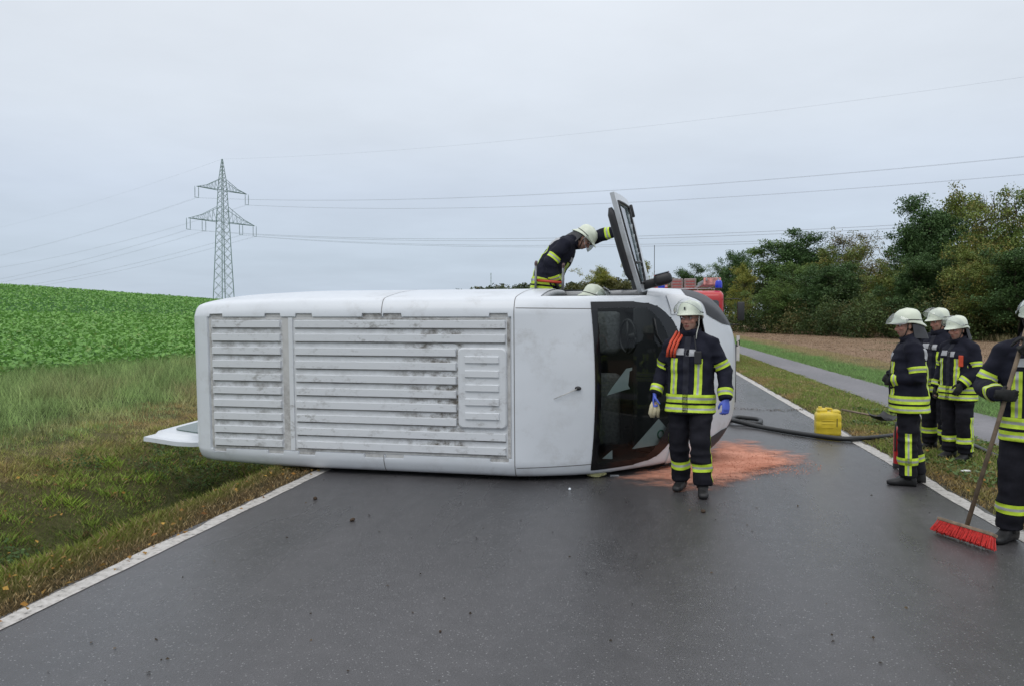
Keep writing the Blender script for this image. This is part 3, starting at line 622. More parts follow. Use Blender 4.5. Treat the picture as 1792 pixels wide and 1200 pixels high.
def corner(z, i):
    a = hw_(z); return AD * (a if i in (0, 1) else -a) + LD * (a if i in (0, 3) else -a) + Vector((0, 0, z))
b = MB()
for i in range(4): b.tube([corner(z, i) for z in (0, zlow - 12, zlow, zup + 2.5, PH)], [.15, .13, .12, .10, .08], 4)
b.build('mast_leg', M_STEELG, py)
b = MB(); z = 0.0; lv = []
while z < PH - 1.5: lv.append(z); z += max(1.0, hw_(z) * 1.5)
lv.append(PH - .5)
for z0, z1 in zip(lv[:-1], lv[1:]):
    for i in range(4):
        j = (i + 1) % 4; b.tube([corner(z0, i), corner(z1, j)], .055, 4); b.tube([corner(z0, j), corner(z1, i)], .055, 4)
b.build('lattice_bracing', M_STEEL, py)
ATT = []
for z, half, up in ((zlow, 10.6, 4.2), (zup, 8.0, 3.0)):
    for sgn in (1, -1):
        b = MB(); tip = AD * (sgn * half) + Vector((0, 0, z)); n = 7
        for e in (1, -1):
            root = AD * (sgn * hw_(z)) + LD * (e * hw_(z)) + Vector((0, 0, z)); b.tube([root, tip], .11, 4)
            rt = AD * (sgn * hw_(z + up)) + LD * (e * hw_(z + up)) + Vector((0, 0, z + up)); mid = rt.lerp(tip, .55) - Vector((0, 0, .45)); b.tube([rt, mid, tip], .07, 4)
            for k in range(1, n):
                t = k / n; lo = root.lerp(tip, t); hi = rt.lerp(tip, t) - Vector((0, 0, .9 * t * (1 - t) * 2)); b.tube([lo, hi], .04, 4)
                lo2 = root.lerp(tip, (k - 1) / n); b.tube([lo2, hi], .035, 4)
        b.build('crossarm', M_STEELG, py)
        for f in ((1.0, .56) if z == zlow else (1.0,)):
            q = AD * (sgn * half * f) + Vector((0, 0, z)); b = MB()
            for e in (-.55, .55):
                b.tube([q + LD * 0 + AD * e, q + AD * e - Vector((0, 0, 2.9))], .06, 5)
                for k in range(9): b.lathe([(.05, -.03), (.17, 0), (.05, .05)], 6, c=q + AD * e - Vector((0, 0, .5 + k * .24)))
            b.tube([q - AD * .7 - Vector((0, 0, 2.9)), q + AD * .7 - Vector((0, 0, 2.9))], .07, 4)
            b.build('insulator', M_STEELG, py); ATT.append((q - Vector((0, 0, 3.0)), z))
M_CABLE = mat('cable_aluminium', (.42, .45, .50), .6, .0)
def cable(q, sagR, dR, sagL, dL, r_, off, lab):
    b = MB(); base = Vector((PY.x, PY.y, pyb)) + q
    for o in off:
        pts = []
        for i in range(-30, 1):
            t = -i / 30; pts.append(base + AD * o - LD * (340 * t) + Vector((0, 0, dL * t - 4 * sagL * t * (1 - t))))
        for i in range(1, 41):
            t = i / 40; pts.append(base + AD * o + LD * (345 * t) + Vector((0, 0, dR * t - 4 * sagR * t * (1 - t))))
        b.tube(pts, r_, 5)
    props(b.build('power_cable', M_CABLE, None, True), lab, 'cable', 'cables hung from the pylon')
names = {}
for k, (q, z) in enumerate(ATT):
    s_ = q.dot(AD)
    if z == zup: lab = 'upper power cable from the %s end of the top crossarm' % ('right' if s_ > 0 else 'left')
    else: lab = 'lower power cable from the %s %s insulator of the wide crossarm' % ('outer' if abs(s_) > 8 else 'inner', 'right' if s_ > 0 else 'left')
    cable(q, 9.5, 0, 9.0, -9, .016, (-.25, .25) if z == zup else (-.22, .22), lab)
cable(Vector((0, 0, PH)), 8.0, 0, 8.0, -9, .012, (0,), 'thin earth wire strung from the very top of the pylon')
# small far radio mast left of the bending firefighter
p = P(859, 556, 420); b = MB(); H = CAMH + (556 - 478) / FPX * 420
for i in range(3):
    a = i * 2.094; b.tube([(math.cos(a) * 1.2, math.sin(a) * 1.2, 0), (math.cos(a) * .25, math.sin(a) * .25, H)], .10, 4)
for k in range(14):
    z0, z1 = H * k / 14, H * (k + 1) / 14
    for i in range(3):
        a, a2 = i * 2.094, (i + 1) * 2.094; r0, r1 = 1.2 - .95 * k / 14, 1.2 - .95 * (k + 1) / 14
        b.tube([(math.cos(a) * r0, math.sin(a) * r0, z0), (math.cos(a2) * r1, math.sin(a2) * r1, z1)], .06, 4)
o = b.build('radio_mast', M_STEEL, None); o.location = (p.x, p.y, 0); props(o, 'tiny far lattice mast on the skyline above the white van', 'mast')

# ------------------------------------------------------------------ guide post
M_WHITE = mat('white_plastic', (.72, .72, .70), .5, var=.08, vscale=5); M_BLACKP = mat('black_plastic', (.02, .02, .022), .5); M_REFL = mat('reflector', (.75, .72, .65), .25)
p = G(1291, 634); gp = empty('guide_post', 'white roadside guide post with slanting black band beside the cycle path', 'post', (p.x, p.y, 0), -TH)
def guide_sec(z): return [(-.06, -.05, z), (.06, -.05, z), (.035, .05, z), (-.035, .05, z)]
b = MB(); V = guide_sec(-.1) + guide_sec(.93); V += [(x, y, 1.04 if y < 0 else .99) for x, y, _ in guide_sec(0)]
b.add(V, [(0, 1, 5, 4), (1, 2, 6, 5), (2, 3, 7, 6), (3, 0, 4, 7), (4, 5, 9, 8), (5, 6, 10, 9), (6, 7, 11, 10), (7, 4, 8, 11), (8, 9, 10, 11), (3, 2, 1, 0)]); b.build('post', M_WHITE, gp)
b = MB(); k = 1.03; lo, hi = (.60, .68), (.80, .88); V = [(-.062, -.0525, lo[0]), (.062, -.0525, lo[1]), (.038, .053, lo[1]), (-.038, .053, lo[0]), (-.062, -.0525, hi[0]), (.062, -.0525, hi[1]), (.038, .053, hi[1]), (-.038, .053, hi[0])]
b.add(V, [(0, 1, 5, 4), (1, 2, 6, 5), (2, 3, 7, 6), (3, 0, 4, 7), (4, 5, 6, 7), (3, 2, 1, 0)]); b.build('black_band', M_BLACKP, gp)
b = MB(); b.rbox((0, -.056, .74), (.045, .008, .17), .003); b.build('reflector', M_REFL, gp)
# ================================================================== THE OVERTURNED VAN
def dirt_paint(name, base, dirt, amount, streak=(6, 6, 6), lo=.52, hi=.62, rough=.45, coat=.15):
    m = bpy.data.materials.new(name); m.use_nodes = True; nt = m.node_tree; N, L = nt.nodes, nt.links; b = N['Principled BSDF']
    tc = N.new('ShaderNodeTexCoord'); mp = N.new('ShaderNodeMapping'); mp.inputs['Scale'].default_value = streak; L.new(tc.outputs['Object'], mp.inputs[0])
    n = N.new('ShaderNodeTexNoise'); n.inputs['Scale'].default_value = 1; n.inputs['Detail'].default_value = 9; n.inputs['Roughness'].default_value = .72; L.new(mp.outputs[0], n.inputs['Vector'])
    mr = N.new('ShaderNodeMapRange'); mr.inputs[1].default_value = lo; mr.inputs[2].default_value = hi; mr.inputs[3].default_value = 0; mr.inputs[4].default_value = amount; L.new(n.outputs[0], mr.inputs[0])
    n2 = N.new('ShaderNodeTexNoise'); n2.inputs['Scale'].default_value = 1.7; n2.inputs['Detail'].default_value = 3; L.new(tc.outputs['Object'], n2.inputs['Vector'])
    m2 = N.new('ShaderNodeMapRange'); m2.inputs[1].default_value = .35; m2.inputs[2].default_value = .62; L.new(n2.outputs[0], m2.inputs[0])
    mu = N.new('ShaderNodeMath'); mu.operation = 'MULTIPLY'; L.new(mr.outputs[0], mu.inputs[0]); L.new(m2.outputs[0], mu.inputs[1])
    mx = N.new('ShaderNodeMix'); mx.data_type = 'RGBA'; mx.inputs[6].default_value = (*base, 1); mx.inputs[7].default_value = (*dirt, 1); L.new(mu.outputs[0], mx.inputs[0]); L.new(mx.outputs[2], b.inputs['Base Color'])
    b.inputs['Roughness'].default_value = rough; b.inputs['Coat Weight'].default_value = coat; b.inputs['Coat Roughness'].default_value = .15
    return m
M_PAINT = dirt_paint('van_white_paint', (.69, .725, .765), (.36, .35, .33), .55, (3.5, 3.5, 3.5), .5, .72, .38, .4)
def dents(m, s, d):
    nt = m.node_tree; N, L = nt.nodes, nt.links; tc = [n for n in N if n.bl_idname == 'ShaderNodeTexCoord'][0]; n = N.new('ShaderNodeTexNoise'); n.inputs['Scale'].default_value = s; n.inputs['Detail'].default_value = 2; L.new(tc.outputs['Object'], n.inputs['Vector'])
    bp = N.new('ShaderNodeBump'); bp.inputs['Strength'].default_value = 1.0; bp.inputs['Distance'].default_value = d; L.new(n.outputs[0], bp.inputs['Height']); L.new(bp.outputs[0], N['Principled BSDF'].inputs['Normal'])
dents(M_PAINT, 1.5, .022)
M_RIB = dirt_paint('roof_rib_paint', (.67, .695, .72), (.16, .145, .12), .85, (7, 11, 7), .53, .68, .5, .1)
M_GROOVE = dirt_paint('roof_groove_paint', (.66, .68, .70), (.12, .105, .085), .95, (7, 9, 7), .42, .74, .6, .0)
def more_dirt(m):
    # thicker moss and soot towards the hatch and on the rear third of the roof, as it has built up there
    nt = m.node_tree; N, L = nt.nodes, nt.links; tc = [n for n in N if n.bl_idname == 'ShaderNodeTexCoord'][0]; sp = N.new('ShaderNodeSeparateXYZ'); L.new(tc.outputs['Object'], sp.inputs[0])
    r = N.new('ShaderNodeValToRGB'); mr = N.new('ShaderNodeMapRange'); mr.inputs[2].default_value = 3.6; L.new(sp.outputs['X'], mr.inputs[0]); L.new(mr.outputs[0], r.inputs[0])
    cr_ = r.color_ramp; cr_.elements[0].color = (.95,) * 3 + (1,); cr_.elements[1].position = .86; cr_.elements[1].color = (.30,) * 3 + (1,)
    for q, v in ((.27, .9), (.31, .25), (.60, .30), (.70, 1.2), (.80, 1.9), (.845, 1.9)):
        e = cr_.elements.new(q); e.color = (v, v, v, 1)
    mu = [n for n in N if n.bl_idname == 'ShaderNodeMath' and n.operation == 'MULTIPLY'][0]; mx = [n for n in N if n.bl_idname == 'ShaderNodeMix'][0]
    n_ = [n for n in N if n.bl_idname == 'ShaderNodeTexNoise'][0]
    m2 = N.new('ShaderNodeMath'); m2.operation = 'MULTIPLY'; m2.use_clamp = True; L.new(mu.inputs[0].links[0].from_socket, m2.inputs[0]); L.new(r.outputs[0], m2.inputs[1]); L.new(m2.outputs[0], mx.inputs[0])
more_dirt(M_GROOVE)
M_RIBSHADE = dirt_paint('rib_shade_grime', (.42, .41, .40), (.05, .045, .038), 1.0, (5, 5, 5), .36, .58, .8, .0)  # shadow line below the ribs put into colour, mottled with grime
M_GUT = dirt_paint('gutter_paint', (.56, .56, .55), (.13, .115, .10), 1.0, (11, 11, 11), .38, .66, .7, .0)
M_GRIME = mat('grime', (.12, .11, .095), .9, var=.45, vscale=14)
M_SEAM = mat('panel_gap', (.16, .155, .15), .8)
M_BUMP = mat('grey_bumper_plastic', (.055, .058, .065), .55, var=.1, vscale=6)
M_DARK = mat('dark_interior', (.05, .052, .054), .8); M_TRIM = mat('door_trim', (.05, .05, .055), .7); M_SEATF = mat('seat_fabric', (.15, .155, .16), .9, var=.25, vscale=30)
M_GLASS = mat_glass('windscreen_glass', (.52, .58, .565), .025, .02); M_FRIT = mat('glass_frit', (.006, .006, .007), .12, spec=.5)
M_RUB = mat('tyre_rubber', (.02, .02, .02), .85, bump=.3, bscale=60); M_RIM = mat('steel_rim', (.35, .35, .36), .4, .8); M_LENS = mat('headlight_lens', (.72, .74, .76), .12, spec=.7, coat=.8)
M_METAL = mat('bare_metal', (.30, .30, .31), .4, .7); M_UNDER = mat('underbody', (.035, .034, .033), .85, var=.3, vscale=5)

VPHI = math.atan2(.73, 3.43)
cx, sx_ = math.cos(VPHI), math.sin(VPHI)
VROT = Matrix(((cx, 0, -sx_), (-sx_, 0, -cx), (0, 1, 0)))   # columns: local x forward, y left(up in world), z roof(towards camera)
VROT = VROT @ Matrix.Rotation(D2R(1.8), 3, 'X')                # it has rolled a little onto the roof edge
VORG = Vector((0, 8.1, .985)) - VROT @ Vector((3.6, 0, 2.5))
van = empty('overturned_van', 'white panel van lying on its right side across the road, ribbed roof facing the camera', 'van', VORG)
van.rotation_euler = VROT.to_euler()

XS = [-.11, -.075, -.02, .1, .4, 1.0, 3.6, 3.75, 4.0, 4.25, 4.45, 4.7, 5.0, 5.3, 5.45, 5.6, 5.75, 5.85, 5.92, 5.955]
HS = [2.44, 2.47, 2.49, 2.5, 2.5, 2.5, 2.5, 2.475, 2.40, 2.30, 2.19, 1.97, 1.66, 1.34, 1.24, 1.16, 1.05, .95, .85, .74]
WS = [.935, .955, .97, .985, 1.0, 1.02, 1.025, 1.025, 1.025, 1.025, 1.025, 1.025, 1.025, 1.01, .985, .93, .81, .67, .53, .38]
BS = [.42, .40, .38, .36, .35, .35, .35, .35, .35, .35, .34, .32, .30, .26, .25, .25, .26, .28, .32, .36]
F_ = [0, .02, .05, .10, .25, .40, .55, .70, .82, .90, .94, .962, .976, .990, 1.0]
G_ = [.86, .94, .975, .992, 1.0, 1.0, .99, .972, .948, .928, .914, .900, .880, .832, .775]
def hermite(xs, ys, x):
    xs = np.asarray(xs, float); ys = np.asarray(ys, float); d = np.diff(ys) / np.diff(xs); m = np.zeros(len(xs)); m[0] = d[0]; m[-1] = d[-1]
    for i in range(1, len(xs) - 1): m[i] = 0 if d[i - 1] * d[i] <= 0 else 2 * d[i - 1] * d[i] / (d[i - 1] + d[i])
    x = np.clip(x, xs[0], xs[-1]); i = np.clip(np.searchsorted(xs, x, 'right') - 1, 0, len(xs) - 2); h = xs[i + 1] - xs[i]; t = (x - xs[i]) / h
    return (2 * t**3 - 3 * t**2 + 1) * ys[i] + (t**3 - 2 * t**2 + t) * h * m[i] + (-2 * t**3 + 3 * t**2) * ys[i + 1] + (t**3 - t**2) * h * m[i + 1]
def table(xs, ys, n=3000):
    g = np.linspace(xs[0], xs[-1], n); t = [float(v) for v in hermite(xs, ys, g)]; a, k = xs[0], (n - 1) / (xs[-1] - xs[0])
    def f(x):
        q = (x - a) * k
        if q <= 0: return t[0]
        if q >= n - 1: return t[-1]
        i = int(q); return t[i] + (t[i + 1] - t[i]) * (q - i)
    return f
WS = [w * 1.012 for w in WS]
vH, vW, vB, gF = table(XS, HS), table(XS, WS), table(XS, BS), table(F_, G_)
ff = np.concatenate([np.linspace(0, .1, 8), np.linspace(.12, .9, 22), np.linspace(.91, 1.0, 16)]); gg = hermite(F_, G_, ff)
def crown(x): return float(np.interp(x, [3.6, 3.9, 4.4, 5.3, 5.9], [0, .015, .05, .06, .05]))
GAPS = [(.12, .28), (.80, .99), (1.17, 1.37), (1.95, 2.17), (2.19, 2.40), (3.36, 3.56)]        # rack mount recesses in the roof edge
def recess(x): return .024 * min(1, max(0, (x - .085) / .012)) * min(1, max(0, (3.597 - x) / .012))
def sec(x, off=0.0):
    """half section y>=0 from floor centre to roof centre: list of (y,z)"""
    H, W, B = vH(x), vW(x), vB(x); cr_ = crown(x); rc = recess(x)
    pts = [(0, B), (.5 * W, B)] + [(g * W, B + f * (H - B)) for f, g in zip(ff, gg)]
    ye = pts[-1][0]
    if x < 3.62:
        st = .778 if any(g0 < x < g1 for g0, g1 in GAPS) else .742
        pts += [(st + .004, H), (st, H - rc)]; ye = st
        for t in np.linspace(.07, 1, 14): pts.append((ye * (1 - t), H - rc))
    else:
        for t in np.linspace(.05, 1, 16):
            y = ye * (1 - t); pts.append((y, H + cr_ * (1 - (1 - t) ** 2)))
    return pts
def side_y(x, z):
    H, W, B = vH(x), vW(x), vB(x); f = (z - B) / (H - B); return gF(f) * W
def top_z(x, y):
    H, W, B = vH(x), vW(x), vB(x); ay = abs(y); ye = gg[-1] * W
    if ay <= ye: return H + crown(x) * (1 - (ay / ye) ** 2)
    gi = gg[30:][::-1]; fi = ff[30:][::-1]
    return B + float(np.interp(ay / W, gi, fi)) * (H - B)
stat = np.unique(np.round(np.concatenate([XS, [q + e for g in GAPS for q in g for e in (-.003, .003)], [.085, .097, 3.585, 3.597], np.linspace(.1, 3.6, 40), np.linspace(3.6, 5.3, 58), np.linspace(5.3, 5.955, 34)]), 4))
def xhead(y): return 4.40 + .05 * (1 - (y / .87) ** 2)
def xbase(y): return float(np.interp(abs(y), [0, .25, .41, .55, .67, .76, .82, .86, .885], [5.37, 5.35, 5.32, 5.27, 5.21, 5.13, 5.06, 4.97, 4.80]))
YW = .875
def in_ws(x, y): return abs(y) < YW and xhead(y) < x < xbase(y)
DX0, DX1, DZ0 = 3.86, 4.94, .52                                       # driver's door opening
def dz1(x): return vB(x) + .935 * (vH(x) - vB(x))
def in_door(x, y, z): return y > 0 and DX0 < x < DX1 and DZ0 < z < dz1(x) - .01 and z < vB(x) + .94 * (vH(x) - vB(x))
def shell(off, name, mats, dark=False):
    V, F, MI = [], [], []; half = len(sec(1.0)); n = 2 * half - 2
    for x in stat:
        h = sec(x); ring = h + [(-y, z) for y, z in h[-2:0:-1]]
        cz = (vH(x) + vB(x)) / 2
        for y, z in ring:
            if off: 
                k = 1 - off / max(.3, vW(x)); V.append(((x if x > .05 else x + off) - (off if x > 5.5 else 0), y * k, cz + (z - cz) * (1 - off / max(.3, (vH(x) - vB(x)) / 2))))
            else: V.append((x, y, z))
    for i in range(len(stat) - 1):
        for j in range(n):
            a, b_, c, d = i * n + j, i * n + (j + 1) % n, (i + 1) * n + (j + 1) % n, (i + 1) * n + j
            xm = (stat[i] + stat[i + 1]) / 2; p = (Vector(V[a]) + Vector(V[b_]) + Vector(V[c]) + Vector(V[d])) / 4
            if p.z > vB(xm) + .5 * (vH(xm) - vB(xm)) and in_ws(xm, p.y / (1 - off) * 1.0) and p.z > top_z(xm, p.y) - .12: continue
            if in_door(xm, p.y, p.z): continue
            F.append((a, b_, c, d)); m = 0
            if not dark:
                if p.z < .36 and xm < 5.5: m = 2
                # wheel arches and sill strip
                if abs(p.y) > .97 and p.z < .50: m = 1
            MI.append(m)
    F.append(tuple(range(n))); MI.append(0); k = (len(stat) - 1) * n; F.append(tuple(k + j for j in range(n - 1, -1, -1))); MI.append(0)
    o = mk(name, V, F, mats, van, True, MI); o.data.set_sharp_from_angle(angle=D2R(40)); return o
bs_ = shell(0, 'body_shell', [M_PAINT, M_BUMP, M_UNDER])
_V = np.array([tuple(v.co) for v in bs_.data.vertices]); _N = normals(bs_.data); _T = tris(bs_.data)
_lim = np.interp(_V[:, 0], [5.30, 5.40, 5.52, 5.66, 5.78, 5.96], [1.04, .90, .78, .69, .62, .57])
for sg in (1, -1):
    v, f = clip_band(_V, _N, _T, [(np.abs(_V[:, 1]) - _lim, 0, 9), (_V[:, 1] * sg, 0, 9), (_V[:, 0], 5.2, 9), (_V[:, 2], .2, 1.16)], .006)
    mk('bumper_corner', v, f, M_BUMP, van, True)
v, f = clip_band(_V, _N, _T, [(_V[:, 2], .2, .50), (np.abs(_V[:, 1]), 0, .66), (_V[:, 0], 5.3, 9)], .005); mk('bumper_lip', v, f, M_BUMP, van, True)
shell(.035, 'interior_lining', [M_DARK], True)
# front grille slots and badge recess in the painted bumper centre
for yc, hl, zc in ((.30, .22, .80), (-.30, .22, .80), (0, .45, .52)):
    b = MB(); xs = [float(np.interp(zc, HS[::-1][:8], XS[::-1][:8]))] ; 
    for y in (yc,): b.rbox((5.93 - .10 * (abs(yc) > .1), yc, zc), (.10, hl * 2 * .8, .12), .02)
    b.build('grille_slot', M_BUMP, van)
# windscreen
def surf_patch(nu, nv, fx, fy, off, name, mats, mfun=None, parent=van):
    V, F, MI = [], [], []
    for i in range(nu):
        for j in range(nv):
            y = fy(j / (nv - 1)); x = fx(i / (nu - 1), y); z = top_z(x, y)
            e = .01; nx = -(top_z(x + e, y) - top_z(x - e, y)) / (2 * e); ny = -(top_z(x, y + e) - top_z(x, y - e)) / (2 * e); nrm = Vector((nx, ny, 1)).normalized()
            V.append(Vector((x, y, z)) + nrm * off)
    for i in range(nu - 1):
        for j in range(nv - 1):
            F.append((i * nv + j, (i + 1) * nv + j, (i + 1) * nv + j + 1, i * nv + j + 1)); MI.append(mfun((i + .5) / (nu - 1), (j + .5) / (nv - 1)) if mfun else 0)
    return mk(name, V, F, mats, parent, True, MI)
def ws_x(t, y): return xhead(y) - .015 + (xbase(y) + .015 - xhead(y) + .015) * t
def ws_y(t): return (YW + .015) * math.sin((t - .5) * math.pi * .995) / math.sin(.5 * math.pi * .995)
def frit(u, v):
    y = ws_y(v); x = ws_x(u, y); dl = x - xhead(y); dr = xbase(y) - x; ds = YW - abs(y)
    return 1 if (dl < .045 or dr < np.interp(abs(y), [0, .5, .85], [.10, .12, .12]) or ds < .05) else 0
surf_patch(110, 130, ws_x, ws_y, .006, 'windscreen', [M_GLASS, M_FRIT], frit)
# wiper
b = MB(); pts = [Vector((x, y, top_z(x, y) + .03)) for x, y in ((5.30, .25), (5.16, .35), (5.06, .52), (5.03, .70))]; b.tube(pts, .009, 6); b.build('wiper', M_BLACKP, van, True)
# headlights
for sg in (1, -1):
    def hx(t, y): return np.interp(abs(y), [.78, .96], [5.20, 5.14]) + t * np.interp(abs(y), [.70, .86, .96], [.30, .34, .18])
    def hy(t, sg=sg): return sg * (.74 + .22 * t)
    surf_patch(10, 8, hx, hy, .012, 'headlight', [M_LENS])
# fender swell by the driver's mirror
# ------------------------------------------------ ribbed roof
PX0, PX1 = .10, 3.585
rp = MB(); rp.box(((PX0 + PX1) / 2, 0, 2.476), (PX1 - PX0, 1.476, .012)); ro = rp.build('roof_panel', M_GROOVE, van)
def ribobj(x0, x1, yc, h=.084, z=2.482, par=None, t=.028):
    b = MB(); n = 2; V = [];
    for (dx, dy, dz) in ((0, 0, 0), (.006, .006, t)):
        V += [(x0 + dx, yc - h / 2 + dy, z + dz), (x1 - dx, yc - h / 2 + dy, z + dz), (x1 - dx, yc + h / 2 - dy, z + dz), (x0 + dx, yc + h / 2 - dy, z + dz)]
    b.add(V, [(0, 1, 5, 4), (1, 2, 6, 5), (2, 3, 7, 6), (3, 0, 4, 7), (4, 5, 6, 7), (3, 2, 1, 0)]); return b.build('rib', M_RIB, par)
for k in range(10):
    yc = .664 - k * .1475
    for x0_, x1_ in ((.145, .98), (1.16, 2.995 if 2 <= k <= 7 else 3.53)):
        b = MB(); b.box(((x0_ + x1_) / 2, yc - .0475, 2.4835), (x1_ - x0_, .010, .004)); b.build('rib_shade_line', M_RIBSHADE, ro)  # thin dark strip paints the shadow line under each rib
    ribobj(.14, .985, yc, par=ro); ribobj(1.155, 3.00 if 2 <= k <= 7 else 3.535, yc, par=ro)
b = MB(); b.box((1.105, 0, 2.488), (.05, 1.47, .014)); b.build('roof_bow', M_RIB, ro)
b = MB(); b.box((1.04, 0, 2.4835), (.07, 1.47, .004)); b.build('gutter_grime', M_GUT, ro)
b = MB(); b.box((3.565, 0, 2.4835), (.03, 1.47, .004)); b.build('gutter_grime', M_GUT, ro)
b = MB(); b.box((.118, 0, 2.4835), (.025, 1.47, .004)); b.build('gutter_grime', M_GUT, ro)
for y_, w_ in ((.725, .022), (-.725, .022)):
    b = MB(); b.box((1.84, y_, 2.4838), (3.40, w_, .0035)); b.build('gutter_grime', M_GUT, ro)
# hatch cover
def rrect(x0, x1, y0, y1, r, n=6):
    pts = []
    for (cx_, cy_, a0) in ((x1 - r, y1 - r, 0), (x0 + r, y1 - r, 90), (x0 + r, y0 + r, 180), (x1 - r, y0 + r, 270)):
        for i in range(n + 1): a = D2R(a0 + 90 * i / n); pts.append((cx_ + r * math.cos(a), cy_ + r * math.sin(a)))
    return pts
def plate(b, prof, z_off):
    """stack of (inset rounded rect, z)"""
    n = None
    rings = []
    for (x0, x1, y0, y1, r, z) in prof: pts = rrect(x0, x1, y0, y1, r); rings.append([Vector((x, y, z)) for x, y in pts])
    V = [p for r_ in rings for p in r_]; n = len(rings[0]); F = []
    for i in range(len(rings) - 1):
        for j in range(n): F.append((i * n + j, i * n + (j + 1) % n, (i + 1) * n + (j + 1) % n, (i + 1) * n + j))
    F.append(tuple((len(rings) - 1) * n + j for j in range(n))); F.append(tuple(range(n - 1, -1, -1))); return b.add(V, F)
b = MB(); plate(b, [(3.02, 3.545, -.425, .425, .05, 2.470), (3.022, 3.543, -.423, .423, .05, 2.508), (3.035, 3.53, -.41, .41, .045, 2.520)], 0)
ho = b.build('roof_hatch', M_RIB, van, True, 30)
for k in range(5): ribobj(3.10, 3.47, .30 - k * .148, .075, 2.519, ho, .018)
# dirt lying in the rack mount recesses
for sg in (1, -1):
    for g0, g1 in GAPS:
        b = MB(); b.box(((g0 + g1) / 2, sg * .759, 2.4785), (g1 - g0 - .008, .034, .004)); b.build('rack_mount_recess', M_GUT, van)
# ring seams
def seam(x, name='panel_seam', w=.004, ymin=-2, j0=0):
    h = sec(x); ring = h[2:] ; V, F = [], []
    full = [(-y, z) for y, z in ring[:-1]] + ring[::-1]
    c = Vector((x, 0, 1.4))
    for dx in (-w, w):
        h2 = sec(x + dx)[2:]; f2 = [(-y, z) for y, z in h2[:-1]] + h2[::-1]
        for y, z in f2:
            v = Vector((0, y, z - 1.3)).normalized() * .0018; V.append(Vector((x + dx, y, z)) + v)
    n = len(full)
    for j in range(n - 1): F.append((j, j + 1, n + j + 1, n + j))
    mk(name, V, F, M_SEAM, van, False)
for x in (2.175, 3.625): seam(x)
# creases along the cab roof sides and across its front
for sg in (1, -1):
    V, F = [], []; xs_ = np.linspace(3.64, 4.40, 24)
    for x in xs_:
        y = sg * (.835 - .02 * (x - 3.64)); V += [Vector((x, y - .004, top_z(x, y - .004) + .002)), Vector((x, y + .004, top_z(x, y + .004) + .002))]
    F = [(2 * i, 2 * i + 1, 2 * i + 3, 2 * i + 2) for i in range(len(xs_) - 1)]; mk('panel_seam', V, F, M_SEAM, van, False)
# antenna on the cab roof
b = MB(); zb = top_z(4.27, 0); b.ell((4.27, 0, zb + .012), (.035, .022, .018), 12, 8); an = b.build('antenna_base', M_BLACKP, van, True)
b = MB(); b.tube([(4.27, 0, zb + .02), (4.16, -.05, zb + .07), (4.03, -.105, zb + .10)], [.006, .004, .0035], 6); b.build('antenna_rod', mat('antenna_steel', (.55, .55, .52), .4, .6), an, True)
# cab: bulkhead, dashboard, seats, steering wheel
b = MB(); b.box((3.80, 0, 1.35), (.03, 1.75, 1.95)); b.build('bulkhead', M_DARK, van)
b = MB(); b.rbox((5.05, 0, 1.12), (.55, 1.75, .42), .08); b.build('dashboard', M_TRIM, van, True, 40)
for yc, w_ in ((.50, .52), (-.42, .88)):
    so = MB(); so.rbox((4.35, yc, .95), (.52, w_, .16), .06); so = so.build('seat', M_SEATF, van, True, 50)
    b = MB(); Mt = Matrix.Rotation(D2R(-10), 3, 'Y')
    b.rbox((4.05, yc, 1.35), (.16, w_, .72), .07, M=Mt); b.build('backrest', M_SEATF, so, True, 50)
    for q in ((yc,) if w_ < .6 else (yc - .22, yc + .22)):
        b = MB(); b.rbox((3.98, q, 1.80), (.11, .28, .22), .05, M=Mt); b.build('headrest', M_SEATF, so, True, 50)
sw = MB(); Ms = Matrix.Rotation(D2R(-58), 3, 'Y'); ring = [Ms @ Vector((.19 * math.cos(a), .19 * math.sin(a), 0)) + Vector((4.72, .48, 1.33)) for a in np.linspace(0, 2 * math.pi, 25)]
sw.tube(ring, .016, 8); sw.tube([Ms @ Vector((0, -.18, 0)) + Vector((4.72, .48, 1.33)), Ms @ Vector((0, .18, 0)) + Vector((4.72, .48, 1.33))], .02, 6); sw.tube([Vector((4.72, .48, 1.33)), Vector((4.98, .48, 1.18))], .04, 8)
sw.build('steering_wheel', M_BLACKP, van, True)
# wheels (below the floor, on the far side of the van)
def wheel(x, y):
    Mw = Matrix.Rotation(D2R(90), 3, 'X'); w = MB(); w.lathe([(.20, -.11), (.30, -.115), (.335, -.09), (.345, -.04), (.345, .04), (.335, .09), (.30, .115), (.20, .11)], 28, M=Mw, c=(x, y, .345)); wo = w.build('wheel', M_RUB, van, True, 40)
    w = MB(); w.lathe([(.02, -.06), (.10, -.07), (.16, -.03), (.205, -.09), (.205, .09), (.15, .03), (.05, .05)], 24, M=Mw, c=(x, y, .345)); w.build('rim', M_RIM, wo, True, 40)
for x in (.95, 4.95):
    for y in (.83, -.83): wheel(x, y)
b = MB(); b.box((2.9, .42, .30), (4.6, .09, .14)); b.box((2.9, -.42, .30), (4.6, .09, .14)); b.tube([(.95, -.8, .33), (.95, .8, .33)], .05, 10); b.tube([(.3, .3, .28), (3.9, .3, .28)], .035, 8); b.build('chassis', M_UNDER, van)
